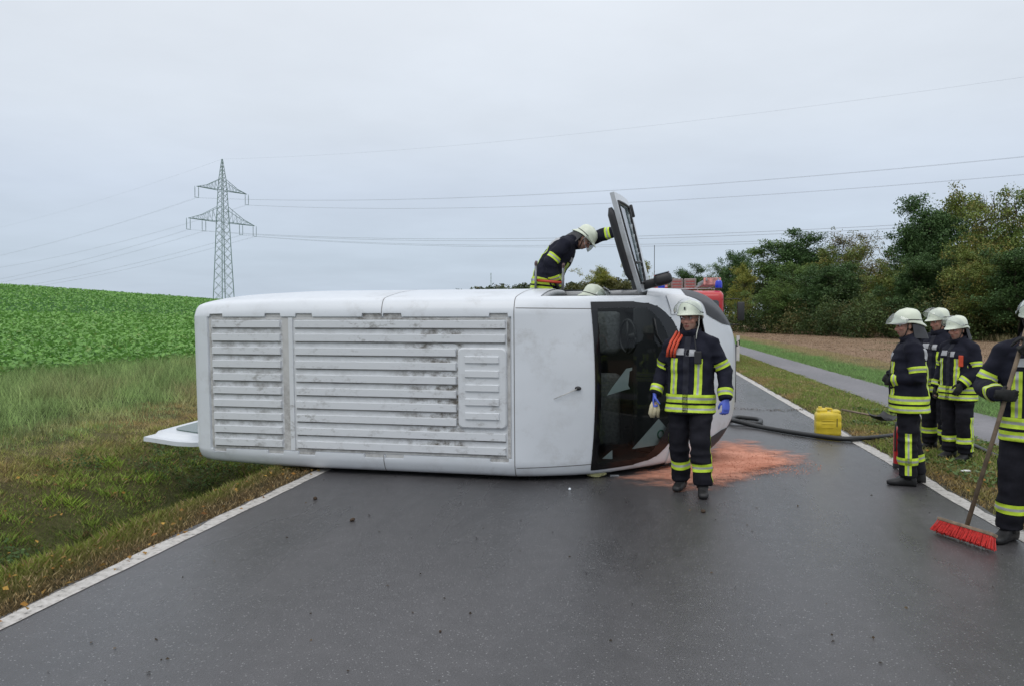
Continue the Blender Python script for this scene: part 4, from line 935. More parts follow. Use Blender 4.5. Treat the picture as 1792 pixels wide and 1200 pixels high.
# driver's door, swung up
hinge = Vector((4.93, side_y(4.93, 1.2) - .02, 0)); RD = Matrix.Rotation(D2R(-76), 3, 'Z')
def dmap(v): return RD @ (Vector(v) - hinge) + hinge
def door_pt(x, z, off): return Vector((x, side_y(x, z) - off, z))
zw0 = 1.36
def zt_d(x): return dz1(x) - .03
door = None
def door_grid(x0, x1, fz0, fz1, off, nx, nz, hole=None):
    V, F = [], []
    for i in range(nx):
        x = x0 + (x1 - x0) * i / (nx - 1)
        for j in range(nz): z = fz0(x) + (fz1(x) - fz0(x)) * j / (nz - 1); V.append(dmap(door_pt(x, z, off)))
    for i in range(nx - 1):
        for j in range(nz - 1):
            xm = x0 + (x1 - x0) * (i + .5) / (nx - 1); zm = fz0(xm) + (fz1(xm) - fz0(xm)) * (j + .5) / (nz - 1)
            if hole and hole(xm, zm): continue
            F.append((i * nz + j, (i + 1) * nz + j, (i + 1) * nz + j + 1, i * nz + j + 1))
    return V, F
x0d, x1d = DX0 + .01, DX1 - .01
def win_hole(x, z): return x0d + .09 < x < x1d - .10 and zw0 < z < zt_d(x) - .07
V1, F1 = door_grid(x0d, x1d, lambda x: DZ0 + .02, zt_d, .0, 46, 70, win_hole); V2, F2 = door_grid(x0d, x1d, lambda x: DZ0 + .02, zt_d, .045, 46, 70, win_hole)
b = MB(); b.add(V1, F1); n1 = len(V1); b.add(V2, [f[::-1] for f in F2])
from collections import Counter
ec = Counter()
for f in F1:
    for k in range(4): ec[tuple(sorted((f[k], f[(k + 1) % 4])))] += 1
b.F += [(e[0], e[1], e[1] + n1, e[0] + n1) for e, c in ec.items() if c == 1]; b.M += [0] * sum(1 for c in ec.values() if c == 1)
door = b.build('driver_door', M_PAINT, van, True, 35)
V, F = door_grid(x0d + .08, x1d - .09, lambda x: zw0 - .01, lambda x: zt_d(x) - .06, .022, 16, 16); mk('door_window', V, F, mat_glass('door_glass', (.62, .74, .74), .10), door)
# black seals round the window, inner trim, handle, mirror
b = MB()
edge = [(x, zw0) for x in np.linspace(x0d + .09, x1d - .10, 12)] + [(x1d - .10, z) for z in np.linspace(zw0, zt_d(x1d - .10) - .07, 6)][1:] + [(x, zt_d(x) - .07) for x in np.linspace(x1d - .10, x0d + .09, 14)][1:] + [(x0d + .09, z) for z in np.linspace(zt_d(x0d + .09) - .07, zw0, 10)][1:]
b.tube([dmap(door_pt(x, z, .0)) for x, z in edge], .014, 6); b.build('window_seal', M_BLACKP, door, True)
b = MB(); b.tube([dmap(door_pt(x1d - .33, z, .0)) for z in np.linspace(zw0, zt_d(x1d - .33) - .07, 6)], .012, 6); b.build('window_divider', M_BLACKP, door, True)
Va, Fa = door_grid(x0d + .05, x1d - .05, lambda x: DZ0 + .10, lambda x: zw0 - .02, .05, 10, 10); Vb, Fb = door_grid(x0d + .05, x1d - .05, lambda x: DZ0 + .10, lambda x: zw0 - .02, .16, 10, 10)
b = MB(); b.add(Va, Fa); b.add(Vb, [f[::-1] for f in Fb]); n1 = len(Va); ec = Counter()
for f in Fa:
    for k in range(4): ec[tuple(sorted((f[k], f[(k + 1) % 4])))] += 1
b.F += [(e[0], e[1], e[1] + n1, e[0] + n1) for e, c in ec.items() if c == 1]; b.M += [0] * sum(1 for c in ec.values() if c == 1); b.build('door_trim', M_TRIM, door)
# padded upper frame trim on the inside, seen as the dark edge
b = MB(); pts = [(x, zt_d(x) - .035) for x in np.linspace(x0d + .14, x1d - .16, 12)]; b.tube([dmap(door_pt(x, z, .085)) for x, z in pts], [.02] + [.045] * 10 + [.02], 8); b.build('frame_trim', M_TRIM, door, True)
b = MB(); b.rbox(dmap(door_pt(x0d + .12, 1.20, -.018)), (.15, .035, .045), .012, M=RD.to_3x3()); b.build('door_handle', M_BLACKP, door, True, 40)
mo = MB(); mp_ = door_pt(x1d - .10, 1.50, -.16); mo.rbox(dmap((mp_.x + .02, mp_.y + .06, 1.56)), (.13, .20, .42), .05, M=RD, seg=3); mo = mo.build('mirror', M_BLACKP, door, True, 45)
b = MB(); b.rbox(dmap((mp_.x + .03, mp_.y - .06, 1.42)), (.10, .26, .13), .03, M=RD); b.build('mirror_arm', M_BLACKP, door, True, 45)
b = MB(); b.box(dmap((mp_.x - .048, mp_.y + .06, 1.58)), (.006, .17, .33), M=RD); b.build('mirror_glass', mat('mirror_glass', (.55, .58, .6), .05, 1.0), door)
# sill of the door opening
b = MB(); pts = [door_pt(x, .48, .05) for x in np.linspace(DX0 - .02, DX1 + .02, 8)]; b.tube(pts, .05, 8)
b.tube([door_pt(DX0 - .01, z, .05) for z in np.linspace(.5, dz1(DX0), 8)], .045, 8); b.tube([door_pt(x, dz1(x), .05) for x in np.linspace(DX0, DX1, 10)], .04, 8); b.build('door_frame', mat('door_frame_paint', (.5, .51, .52), .5), van, True)
# rear doors: upper one shut, lower one folded out over the ditch
b = MB(); pts = [(-.105, y, z) for y, z in ((.02, .45), (.86, .45), (.90, 1.2), (.84, 2.20), (.70, 2.34), (.02, 2.36))]
pts2 = [(-.14, y, z) for _, y, z in pts]; b.add(pts + pts2, [tuple(range(6)), tuple(range(11, 5, -1))] + [(k, 6 + k, 6 + (k + 1) % 6, (k + 1) % 6) for k in range(6)]); rd = b.build('rear_door', M_PAINT, van); rd['label'] = 'closed upper rear door'
b = MB(); b.rbox((-.142, .45, 1.85), (.012, .55, .62), .004); b.build('window', M_FRIT, rd)
HG = Vector((-.02, -.86, 0)); HG2 = Vector((-.12, -.76, 0)); RR = Matrix.Rotation(D2R(84), 3, 'Z')
def rmap(v): return RR @ (Vector(v) - HG) + HG2
outl = [(-.12, .45), (-.84, .45), (-.86, 1.2), (-.86, 1.9), (-.83, 2.20), (-.72, 2.33), (-.55, 2.40), (-.12, 2.40)]    # y from hinge(-.86) to 0
def rear_door_ring(inset, xo):
    cy, cz_ = -.49, 1.42; return [rmap((xo, cy + (y - cy) * (1 - inset), cz_ + (z - cz_) * (1 - inset * .6))) for y, z in outl]
r0, r1, r2, r3 = rear_door_ring(0, -.05), rear_door_ring(0, .0), rear_door_ring(.16, .0), rear_door_ring(.24, .06)
b = MB(); n = len(outl); V = r0 + r1 + r2 + r3
F = [tuple(range(n))] + [(i * n + k, i * n + (k + 1) % n, (i + 1) * n + (k + 1) % n, (i + 1) * n + k) for i in range(3) for k in range(n)] + [tuple(range(4 * n - 1, 3 * n - 1, -1))]
b.add(V, F); rd = b.build('rear_door', M_PAINT, van, True, 30); rd['label'] = 'lower rear door folded out flat over the ditch'
b = MB(); pts = []
for (y, z) in rrect(-.70, -.30, 1.52, 2.12, .1): pts.append(rmap((.062, y, z)))
b.add(pts + [p + RR @ Vector((.012, 0, 0)) for p in pts], [tuple(range(len(pts))), tuple(range(2 * len(pts) - 1, len(pts) - 1, -1))] + [(k, (k + 1) % len(pts), len(pts) + (k + 1) % len(pts), len(pts) + k) for k in range(len(pts))]); b.build('window', mat('rear_glass', (.10, .15, .14), .08), rd)
for q in ((-.78, 2.1), (-.78, 1.7)):
    b = MB(); b.lathe([(.018, 0), (.018, .012)], 10, M=RR @ Matrix.Rotation(D2R(90), 3, 'Y'), c=rmap((.001, *q))); b.build('rubber_stop', M_BLACKP, rd)
# tail light
for sg in (1, -1):
    b = MB(); b.rbox((-.06, sg * .935, 1.15), (.06, .07, .5), .015); b.build('tail_light', mat('tail_red', (.4, .02, .02), .2), van)
# ================================================================== PEOPLE
def mat_cloth(name, c1, c2, rough=.85):
    m = mat(name, c1, rough, var=0, col2=c2, vscale=9, bump=.25, bscale=160, spec=.25); return m
M_JACKET = mat_cloth('navy_turnout_cloth', (.0075, .0085, .017), (.013, .014, .026)); M_TROUS = mat_cloth('black_trouser_cloth', (.007, .007, .011), (.012, .012, .018))
M_YEL = mat('lime_tape', (.55, .74, .045), .55, var=.14, vscale=14); M_SIL = mat('silver_tape', (.42, .43, .42), .4, .2, var=.06, vscale=20)
M_BOOT = mat('boot_leather', (.012, .012, .013), .55, var=.3, vscale=20); M_HELM = mat('pale_helmet_shell', (.66, .71, .58), .35, var=.04, vscale=9, coat=.3)
M_VISOR = mat_glass('clear_visor', (.93, .95, .96), .13, .03); M_NECK = mat('neck_guard_cloth', (.035, .037, .042), .6, var=.2, vscale=12); M_STRAP = mat('chin_strap', (.03, .03, .03), .8)
M_NITR = mat('blue_nitrile', (.09, .14, .58), .4); M_GLOVE = mat('dark_glove', (.012, .013, .013), .8, var=.3, vscale=40); M_PATCH = mat('grey_patch', (.40, .41, .43), .5, var=.06, vscale=30)
M_RIMV = mat('visor_rim_grey', (.42, .45, .45), .4); M_BEIGE = mat('beige_leather', (.50, .45, .30), .8, var=.15, vscale=30); M_REDC = mat('orange_strap', (.62, .075, .03), .6, var=.1, vscale=30); M_SKIN = mat_attr('skin', .5, 0, spec=.35); M_EYE = mat('eye', (.55, .52, .5), .2); M_HAIRLT = mat('strap_light', (.55, .55, .5), .6)

def tape(name, V, Nn, T, conds, parent, mode=3, mats=None):
    """first cond carries the width; mode 3 = lime/silver/lime"""
    b = MB(); f, lo, hi = conds[0]; w = hi - lo
    if mode == 3: parts = ((lo, lo + .36 * w, 0), (lo + .36 * w, hi - .36 * w, 1), (hi - .36 * w, hi, 0))
    else: parts = ((lo, hi, 0),)
    for a, c, m in parts:
        v, fa = clip_band(V, Nn, T, [(f, a, c)] + list(conds[1:]))
        b.add(v, fa, m)
    if len(b.F): return mk(name, b.V, b.F, mats or [M_YEL, M_SIL], parent, True, b.M)

def seg_param(V, A, B):
    A = np.array(A, float); B = np.array(B, float); d = B - A; L = np.linalg.norm(d); t = np.clip(((V - A) @ d) / (L * L), 0, 1); q = A + t[:, None] * d
    return t * L, np.linalg.norm(V - q, axis=1), ((V - A) @ d) / L
def hand_mesh(b, wr, dr, pn, th, curl=.5, k=1.0, spread=.06):
    """wr wrist point, dr finger direction, pn palm normal (palm faces this way), th thumb side direction"""
    dr = Vector(dr).normalized(); pn = Vector(pn); pn = (pn - dr * pn.dot(dr)).normalized(); th = dr.cross(pn) if dr.cross(pn).dot(Vector(th)) > 0 else -dr.cross(pn)
    wr = Vector(wr)
    def pt(a, t, n): return wr + dr * (a * k) + th * (t * k) + pn * (n * k)
    # palm
    rings = []
    for a, w, d in ((-.02, .028, .022), (.02, .034, .018), (.055, .042, .016), (.088, .042, .013), (.098, .036, .010)):
        rings.append([pt(a, w * math.cos(q), d * math.sin(q)) for q in np.linspace(0, 2 * math.pi, 12, endpoint=False)])
    Vv = [p for r in rings for p in r]; n = 12; Fv = [(i * n + j, i * n + (j + 1) % n, (i + 1) * n + (j + 1) % n, (i + 1) * n + j) for i in range(4) for j in range(n)] + [tuple(range(n - 1, -1, -1)), tuple(4 * n + j for j in range(n))]
    b.add(Vv, Fv)
    for i, (t0, L) in enumerate(((.031, .072), (.011, .080), (-.010, .074), (-.029, .058))):
        p = [(.082, t0, 0)]; ang = .15 + curl * .25; a, nn = .092, 0.0
        for j, fr in enumerate((.42, .32, .26)):
            a += math.cos(ang) * L * fr; nn += math.sin(ang) * L * fr; p.append((a, t0 * (1 + spread * j), nn)); ang += curl * (1.25 if j == 0 else 1.0)
        b.tube([pt(*q) for q in p], [.0098 * k, .0092 * k, .0085 * k, .0070 * k], 8)
    p = [(.015, .022, .002), (.040, .048, .010 + .01 * curl), (.066, .060 - .012 * curl, .020 + .02 * curl), (.088, .058 - .02 * curl, .028 + .03 * curl)]
    b.tube([pt(*q) for q in p], [.014 * k, .012 * k, .0105 * k, .008 * k], 8)

def vnoise3(p):
    i = np.floor(p).astype(np.int64); f = p - i; f = f * f * (3 - 2 * f); out = 0
    for dx in (0, 1):
        for dy in (0, 1):
            for dz in (0, 1):
                n = ((i[:, 0] + dx) * 374761393 + (i[:, 1] + dy) * 668265263 + (i[:, 2] + dz) * 1440662683) & 0x7fffffff
                n = ((n ^ (n >> 13)) * 1274126177) & 0x7fffffff; h = ((n ^ (n >> 16)) & 0xffff) / 32767.5 - 1
                out = out + h * np.where(dx, f[:, 0], 1 - f[:, 0]) * np.where(dy, f[:, 1], 1 - f[:, 1]) * np.where(dz, f[:, 2], 1 - f[:, 2])
    return out
def rot_pts(M, c): return lambda v: M @ Vector(v) + Vector(c)
STAND = dict(pel=(0, 0, .96), wai=(0, 0, 1.12), che=(0, -.005, 1.30), nec=(0, .01, 1.495), head=(0, -.015, 1.665),
             shR=(-.192, .01, 1.415), elR=(-.265, .03, 1.15), wrR=(-.285, -.06, .91), shL=(.192, .01, 1.415), elL=(.265, .03, 1.15), wrL=(.285, -.06, .91),
             hipR=(-.10, 0, .93), knR=(-.115, -.015, .50), anR=(-.12, .02, .09), hipL=(.10, 0, .93), knL=(.115, -.015, .50), anL=(.12, .02, .09))
def person(label, loc, yaw, J=None, toes=((-.25, -1), (.25, -1)), hands=None, head=(0, 0, 0), gloves=M_GLOVE, visor='up', glasses=False, k=1.0, group='firefighters at the accident', extras=(), face=True, helmet_only=False, seed=0, flap=True, sidestripe=1, hem=.20, bulk=1.0, vox=.0095):
    j = {a: Vector(v) for a, v in STAND.items()}
    for a, v in (J or {}).items(): j[a] = Vector(v)
    o = empty('person', label, 'person', loc, yaw, group); o.scale = (k, k, k)
    r = random.Random(seed)
    # ---------------- torso frame along the spine
    lat = (j['hipL'] - j['hipR']).normalized(); lat2 = (j['shL'] - j['shR']).normalized()
    sp = [j['pel'], j['wai'], j['che'], j['nec']]; hs = [.96, 1.12, 1.30, 1.495]
    t0 = (sp[1] - sp[0]).normalized(); leg = ((j['knL'] + j['knR']) / 2 - j['pel']).normalized(); td = (t0 * -.6 + leg * .4).normalized()
    sp = [j['pel'] + td * hem, *sp, j['nec'] + (j['head'] - j['nec']).normalized() * .075]; hs = [.96 - hem, *hs, 1.57]
    def spine(h):
        h = min(max(h, hs[0]), hs[-1]); i = max(q for q in range(len(hs) - 1) if hs[q] <= h); i = min(i, len(hs) - 2); t = (h - hs[i]) / (hs[i + 1] - hs[i])
        p0, p1, p2, p3 = sp[max(i - 1, 0)], sp[i], sp[i + 1], sp[min(i + 2, len(sp) - 1)]
        return .5 * ((2 * p1) + (p2 - p0) * t + (2 * p0 - 5 * p1 + 4 * p2 - p3) * t * t + (3 * p1 - p0 - 3 * p2 + p3) * t ** 3)
    def frame(h):
        tg = (spine(h + .03) - spine(h - .03)).normalized(); w = min(max((h - .96) / .5, 0), 1); l = (lat * (1 - w) + lat2 * w); l = (l - tg * l.dot(tg)).normalized(); return spine(h), l, tg.cross(l) * -1.0, tg   # centre, lateral(left), forward, up
    def torso(b, secs, n=24, e=2.4):
        V, F = [], []
        for h, hw, hd, fo in secs:
            c, l, f, u = frame(h)
            for q in range(n):
                a = 2 * math.pi * q / n; ca, sa = math.cos(a), math.sin(a); x = math.copysign(abs(ca) ** (2 / e), ca) * hw; y = math.copysign(abs(sa) ** (2 / e), sa) * hd; V.append(c + l * x + f * (y + fo))
        m = len(secs); F = [(i * n + q, i * n + (q + 1) % n, (i + 1) * n + (q + 1) % n, (i + 1) * n + q) for i in range(m - 1) for q in range(n)] + [tuple(range(n - 1, -1, -1)), tuple((m - 1) * n + q for q in range(n))]
        b.add(V, F)
    # orientation of the head
    hy, hp, hr = head; MH = Matrix.Rotation(hy, 3, 'Z') @ Matrix.Rotation(hp, 3, 'X') @ Matrix.Rotation(hr, 3, 'Y'); hc = j['head']
    H = rot_pts(MH, hc)
    hd_def = {'R': ((j['wrR'] - j['elR']).normalized() * .8 + Vector((0, 0, -.5)), (.8, .3, 0), (0, -1, 0), .6), 'L': ((j['wrL'] - j['elL']).normalized() * .8 + Vector((0, 0, -.5)), (-.8, .3, 0), (0, -1, 0), .6)}
    if hands: hd_def.update(hands)
    # ---------------- body: one skin from head to feet
    b = MB()
    b.ell(H((0, .012, .035)), (.074, .094, .092), 20, 14, MH); b.ell(H((0, -.022, -.035)), (.060, .068, .088), 20, 14, MH); b.ell(H((0, -.052, -.092)), (.032, .030, .026), 12, 8, MH)
    b.ell(H((0, -.088, .022)), (.048, .016, .012), 12, 8, MH)                                                # brow
    b.tube([H((0, -.086, .012)), H((0, -.101, -.012)), H((0, -.113, -.033)), H((0, -.094, -.044))], [.009, .011, .0145, .011], 8)      # nose
    for s_ in (-1, 1):
        b.ell(H((s_ * .013, -.096, -.036)), (.0095, .010, .0085), 8, 6, MH); b.ell(H((s_ * .043, -.062, -.022)), (.024, .024, .022), 10, 8, MH)   # nostril, cheek
        b.ell(H((s_ * .076, .012, -.008)), (.010, .020, .032), 10, 8, MH)                                        # ear
    b.ell(H((0, -.083, -.064)), (.026, .013, .0065), 10, 6, MH); b.ell(H((0, -.080, -.076)), (.022, .013, .0065), 10, 6, MH)                   # lips
    b.tube([H((0, .010, -.05)), j['nec'] + Vector((0, 0, .01)), spine(1.40)], [.056, .060, .075], 14)
    torso(b, [(.90, .14, .10, 0), (1.0, .15, .11, 0), (1.12, .14, .105, 0), (1.3, .165, .115, 0), (1.42, .17, .10, 0), (1.5, .09, .07, 0)])
    for s_ in 'RL':
        b.tube([j['nec'], j['sh' + s_], j['el' + s_], j['wr' + s_]], [.06, .058, .042, .028], 10)
        dr, pn, th, cu = hd_def[s_]; hand_mesh(b, j['wr' + s_], dr, pn, th, cu, .93)
        b.tube([j['pel'], j['hip' + s_], j['kn' + s_], j['an' + s_]], [.09, .085, .055, .038], 10); tv = toes[0 if s_ == 'R' else 1]; tv = Vector((tv[0], tv[1], 0)).normalized()
        b.tube([j['an' + s_] + Vector((0, 0, .02)), j['an' + s_] + tv * .02 - Vector((0, 0, .035)), j['an' + s_] + tv * .15 - Vector((0, 0, .055))], [.035, .036, .026], 8)
    me, V = remesh(b, vox, 2); me.name = 'body'
    # skin colour painted per vertex: lips, brows, stubble
    MHi = np.array(MH.transposed()); q = (V - np.array(hc)) @ MHi.T
    col = np.tile(np.array([.46, .26, .19]), (len(V), 1)); fr = q[:, 1] < -.04
    ruddy = fr & (np.abs(q[:, 2] + .02) < .03); col[ruddy] = (.50, .245, .185)
    st = fr & (q[:, 2] < -.045); col[st] = (.36, .215, .165)
    lp = (q[:, 1] < -.075) & (np.abs(q[:, 2] + .070) < .008) & (np.abs(q[:, 0]) < .023); col[lp] = (.36, .12, .10)
    ln = (q[:, 1] < -.075) & (np.abs(q[:, 2] + .070) < .0025) & (np.abs(q[:, 0]) < .022); col[ln] = (.12, .04, .035)
    br = (q[:, 1] < -.06) & (np.abs(q[:, 2] - .026) < .006) & (np.abs(np.abs(q[:, 0]) - .032) < .018); col[br] = (.07, .045, .03)
    ey = (q[:, 1] < -.055) & (np.abs(q[:, 2] - .006) < .0065) & (np.abs(np.abs(q[:, 0]) - .031) < .012); col[ey] = (.06, .045, .04)
    hair = (q[:, 1] > -.02 - .6 * (q[:, 2] - .02)) & (q[:, 2] > -.06) & (q[:, 2] > -.2) & (np.abs(q[:, 0]) < .2) & (q[:, 1] > .0) & ~((np.abs(q[:, 0]) > .074) & (q[:, 2] < .03)); col[hair & (q[:, 2] < .2)] = (.05, .035, .025)
    a = me.color_attributes.new('col', 'FLOAT_COLOR', 'POINT'); a.data.foreach_set('color', np.concatenate([col, np.ones((len(V), 1))], 1).astype(np.float32).ravel())
    body = fin('body', me, M_SKIN, o)
    # eyes
    for s_ in (-1, 1):
        b = MB(); b.ell(H((s_ * .031, -.071, .006)), (.011, .011, .0085), 10, 8, MH); b.build('eye', M_EYE, body, True)
    # ---------------- jacket
    def wrinkle(V, Nn, amp, ax=None):
        q = V + np.array([seed * 3.7, seed * 1.3, 0.0])
        d = vnoise3(q * np.array([8, 8, 15])) * 1.1 + (1 - 2 * np.abs(vnoise3(q * np.array([6, 6, 13]) + 5.3))) * 1.2 + vnoise3(q * 30) * .35
        return V + Nn * (d * amp)[:, None]
    b = MB(); kb = bulk
    torso(b, [(.96 - hem, .222 * kb, .165 * kb, .0), (.98 - hem, .230 * kb, .172 * kb, .0), (.93, .222 * kb, .168 * kb, 0), (1.05, .216 * kb, .160 * kb, .004), (1.18, .215 * kb, .155 * kb, .006), (1.32, .216 * kb, .150 * kb, .006), (1.39, .200 * kb, .135 * kb, 0), (1.45, .150 * kb, .110 * kb, 0), (1.50, .112, .094, -.004), (1.54, .094, .092, .0), (1.57, .094, .094, .004)])
    for s_ in 'RL':
        b.tube([j['nec'].lerp(j['sh' + s_], .25), j['sh' + s_], j['sh' + s_].lerp(j['el' + s_], .5), j['el' + s_], j['el' + s_].lerp(j['wr' + s_], .5), j['wr' + s_]], [.080, .081 * kb, .078 * kb, .073 * kb, .068 * kb, .058 * kb], 16)
    me, V = remesh(b, .0125, 2); V = wrinkle(V, normals(me), .0078); setv(me, V); Nn = normals(me); T = tris(me); jk = fin('jacket', me, M_JACKET, o)
    # fields on the jacket
    n = len(V); best = np.full(n, 9.0); own = np.zeros(n, int); NA = np.inf
    hh = np.linspace(hs[0], hs[-1], 60); C = np.array([tuple(spine(h)) for h in hh]); LT = np.array([tuple(frame(h)[1]) for h in hh]); FT = np.array([tuple(frame(h)[2]) for h in hh]); UT = np.array([tuple(frame(h)[3]) for h in hh])
    dd = ((V[:, None, :] - C[None]) ** 2).sum(2) if n * 60 < 4e7 else None; ii = dd.argmin(1); rel = V - C[ii]; fh = hh[ii] + (rel * UT[ii]).sum(1); fl = (rel * LT[ii]).sum(1); ffw = (rel * FT[ii]).sum(1)
    td_ = (np.abs(fl / (.222 * bulk)) ** 2.4 + np.abs(ffw / (.16 * bulk)) ** 2.4) ** (1 / 2.4)
    arm = {}
    for s_ in 'RL':
        t1, d1, _ = seg_param(V, j['sh' + s_], j['el' + s_]); t2, d2, _ = seg_param(V, j['el' + s_], j['wr' + s_]); L1 = (j['el' + s_] - j['sh' + s_]).length
        arm[s_] = (np.where(d1 < d2, t1, L1 + t2), np.minimum(d1 / .088, d2 / .07), L1, (j['wr' + s_] - j['el' + s_]).length)
    isarm = {s_: (np.abs(arm[s_][1] - 1) * .078 < np.abs(td_ - 1) * .17) & (arm[s_][1] < 1.5) & ((td_ > 1.0) | (arm[s_][0] > .12)) for s_ in 'RL'}
    anyarm = isarm['R'] | isarm['L']; inf = np.where(anyarm, np.inf, 0.0)
    FH = fh + inf; FL = fl + inf; z0 = .96 - hem
    tape('reflective_band', V, Nn, T, [(FH, z0 + .022, z0 + .094)], jk); tape('reflective_band', V, Nn, T, [(FH, z0 + .112, z0 + .184)], jk)
    for s_ in (-1, 1):
        tape('reflective_band', V, Nn, T, [(FL, s_ * .115 - .034, s_ * .115 + .034), (FH, z0 + .186, 1.29), (ffw, .02, .5)], jk)
        tape('reflective_band', V, Nn, T, [(FL, s_ * .115 - .034, s_ * .115 + .034), (FH, z0 + .186, 1.30), (ffw, -.5, -.02)], jk)
    for s_ in 'RL':
        at = np.where(isarm[s_], arm[s_][0], np.inf); L1, L2 = arm[s_][2], arm[s_][3]
        tape('sleeve_band', V, Nn, T, [(at, L1 * .62, L1 * .62 + .062)], jk); tape('sleeve_band', V, Nn, T, [(at, L1 + L2 * .66, L1 + L2 * .66 + .066)], jk)
    tape('chest_patch', V, Nn, T, [(FH, 1.318, 1.372), (FL, -.13, -.02), (ffw, 0, .5)], jk, 1, [M_PATCH]); tape('chest_patch', V, Nn, T, [(FH, 1.31, 1.364), (FL, -.005, .085), (ffw, 0, .5)], jk, 1, [M_PATCH])
    tape('back_patch', V, Nn, T, [(FH, 1.315, 1.43), (FL, -.15, .15), (ffw, -.5, 0)], jk, 1, [M_PATCH])
    # front flap with zip cover and two pockets
    if flap:
        tape('front_flap', V, Nn + 0, T, [(FL, -.025, .03), (FH, z0 + .02, 1.5), (ffw, 0, .5)], jk, 1, [mat_flap])
    # collar
    b = MB(); c0, c1 = frame(1.485), frame(1.575)
    rings = []
    for (h, rx, ry, dy) in ((1.47, .118, .105, 0), (1.52, .104, .10, .0), (1.575, .104, .104, .004), (1.585, .096, .096, .004), (1.53, .092, .090, 0), (1.48, .09, .085, 0)):
        c, l, f, u = frame(h); rings.append([c + l * (rx * math.cos(a)) + f * (ry * math.sin(a) + dy) for a in np.linspace(0, 2 * math.pi, 22, endpoint=False)])
    Vc = [p for rg in rings for p in rg]; m = len(rings); Fc = [(i * 22 + q_, i * 22 + (q_ + 1) % 22, ((i + 1) % m) * 22 + (q_ + 1) % 22, ((i + 1) % m) * 22 + q_) for i in range(m) for q_ in range(22)]
    b.add(Vc, Fc); b.build('collar', M_JACKET, jk, True)
    # ---------------- trousers
    b = MB()
    for s_ in 'RL':
        hi, kn, an = j['hip' + s_], j['kn' + s_], j['an' + s_]; inn = (j['pel'] - hi) * .25
        b.tube([hi + inn + Vector((0, 0, .06)), hi.lerp(kn, .25), hi.lerp(kn, .6), kn, kn.lerp(an, .5), kn.lerp(an, .97)], [.118, .112, .100, .092, .089, .087], 18)
    b.ell(j['pel'] + t0 * .02, (.165, .125, .14), 18, 12, Matrix((lat, t0.cross(lat), t0)).transposed())
    me, V = remesh(b, .0125, 2); V = wrinkle(V, normals(me), .0085); setv(me, V); Nn = normals(me); T = tris(me); tr = fin('trousers', me, M_TROUS, o)
    P1 = {s_: seg_param(V, j['hip' + s_], j['kn' + s_]) for s_ in 'RL'}; P2 = {s_: seg_param(V, j['kn' + s_], j['an' + s_]) for s_ in 'RL'}
    dl = np.minimum(P1['L'][1], P2['L'][1]); dr_ = np.minimum(P1['R'][1], P2['R'][1])
    for s_ in 'RL':
        mine = (dl < dr_) if s_ == 'L' else (dr_ <= dl); sh = np.where(mine & (P2[s_][1] < P1[s_][1] + 1e-6), P2[s_][2], np.inf); L2 = (j['an' + s_] - j['kn' + s_]).length
        tape('leg_band', V, Nn, T, [(sh, L2 - .215, L2 - .140)], tr)
        tv = toes[0 if s_ == 'R' else 1]; tv = Vector((tv[0], tv[1], 0)).normalized(); ax = (j['an' + s_] - j['kn' + s_]).normalized(); fo = (tv - ax * tv.dot(ax)).normalized(); sd_ = ax.cross(fo); sd_ = sd_ if sd_.dot(lat) * (1 if s_ == 'L' else -1) > 0 else -sd_
        rel = V - np.array(j['kn' + s_]); ff_ = rel @ np.array(fo) + np.where(mine, 0, np.inf); out = rel @ np.array(sd_)
        if sidestripe: tape('leg_band', V, Nn, T, [(ff_, -.030 - .0, .030), (P2[s_][2], -.06, L2 - .035), (out, .0, .5)], tr)
    # ---------------- boots
    for s_ in 'RL':
        an = j['an' + s_]; tv = toes[0 if s_ == 'R' else 1]; tv = Vector((tv[0], tv[1], 0)).normalized(); sd_ = Vector((-tv.y, tv.x, 0)); b = MB(); rings = []
        for a, w, z0_, z1_ in ((-.085, .030, -.085, -.02), (-.075, .040, -.09, .03), (-.03, .044, -.09, .06), (.03, .045, -.09, .045), (.08, .048, -.09, -.005), (.13, .050, -.09, -.022), (.17, .044, -.088, -.032), (.195, .028, -.08, -.045)):
            rg = []
            for q_ in range(14):
                t_ = 2 * math.pi * q_ / 14; cc, ss = math.cos(t_), math.sin(t_); x = math.copysign(abs(cc) ** .75, cc) * w; z = (z0_ + z1_) / 2 + math.copysign(abs(ss) ** .7, ss) * (z1_ - z0_) / 2; rg.append(an + tv * a + sd_ * x + Vector((0, 0, z)))
            rings.append(rg)
        Vb = [p for rg in rings for p in rg]; m = len(rings); Fb = [(i * 14 + q_, i * 14 + (q_ + 1) % 14, (i + 1) * 14 + (q_ + 1) % 14, (i + 1) * 14 + q_) for i in range(m - 1) for q_ in range(14)] + [tuple(range(13, -1, -1)), tuple((m - 1) * 14 + q_ for q_ in range(14))]
        b.add(Vb, Fb); b.tube([an + Vector((0, 0, .12)), an + Vector((0, 0, -.02))], [.058, .055], 14); b.build('boot', M_BOOT, o, True)
    # ---------------- gloves
    for s_ in 'RL':
        gm = gloves[s_] if isinstance(gloves, dict) else gloves
        if gm is None: continue
        b = MB(); dr, pn, th, cu = hd_def[s_]; hand_mesh(b, j['wr' + s_], dr, pn, th, cu, 1.04 if gm is M_NITR else 1.12); fa = (j['el' + s_] - j['wr' + s_]).normalized()
        b.tube([j['wr' + s_] + fa * .05, j['wr' + s_]], [.036 if gm is M_NITR else .05, .034 if gm is M_NITR else .042], 12); me, _ = remesh(b, .006, 2); fin('glove', me, gm, o)
    # ---------------- helmet
    hb = MB(); n = 36; rings = []
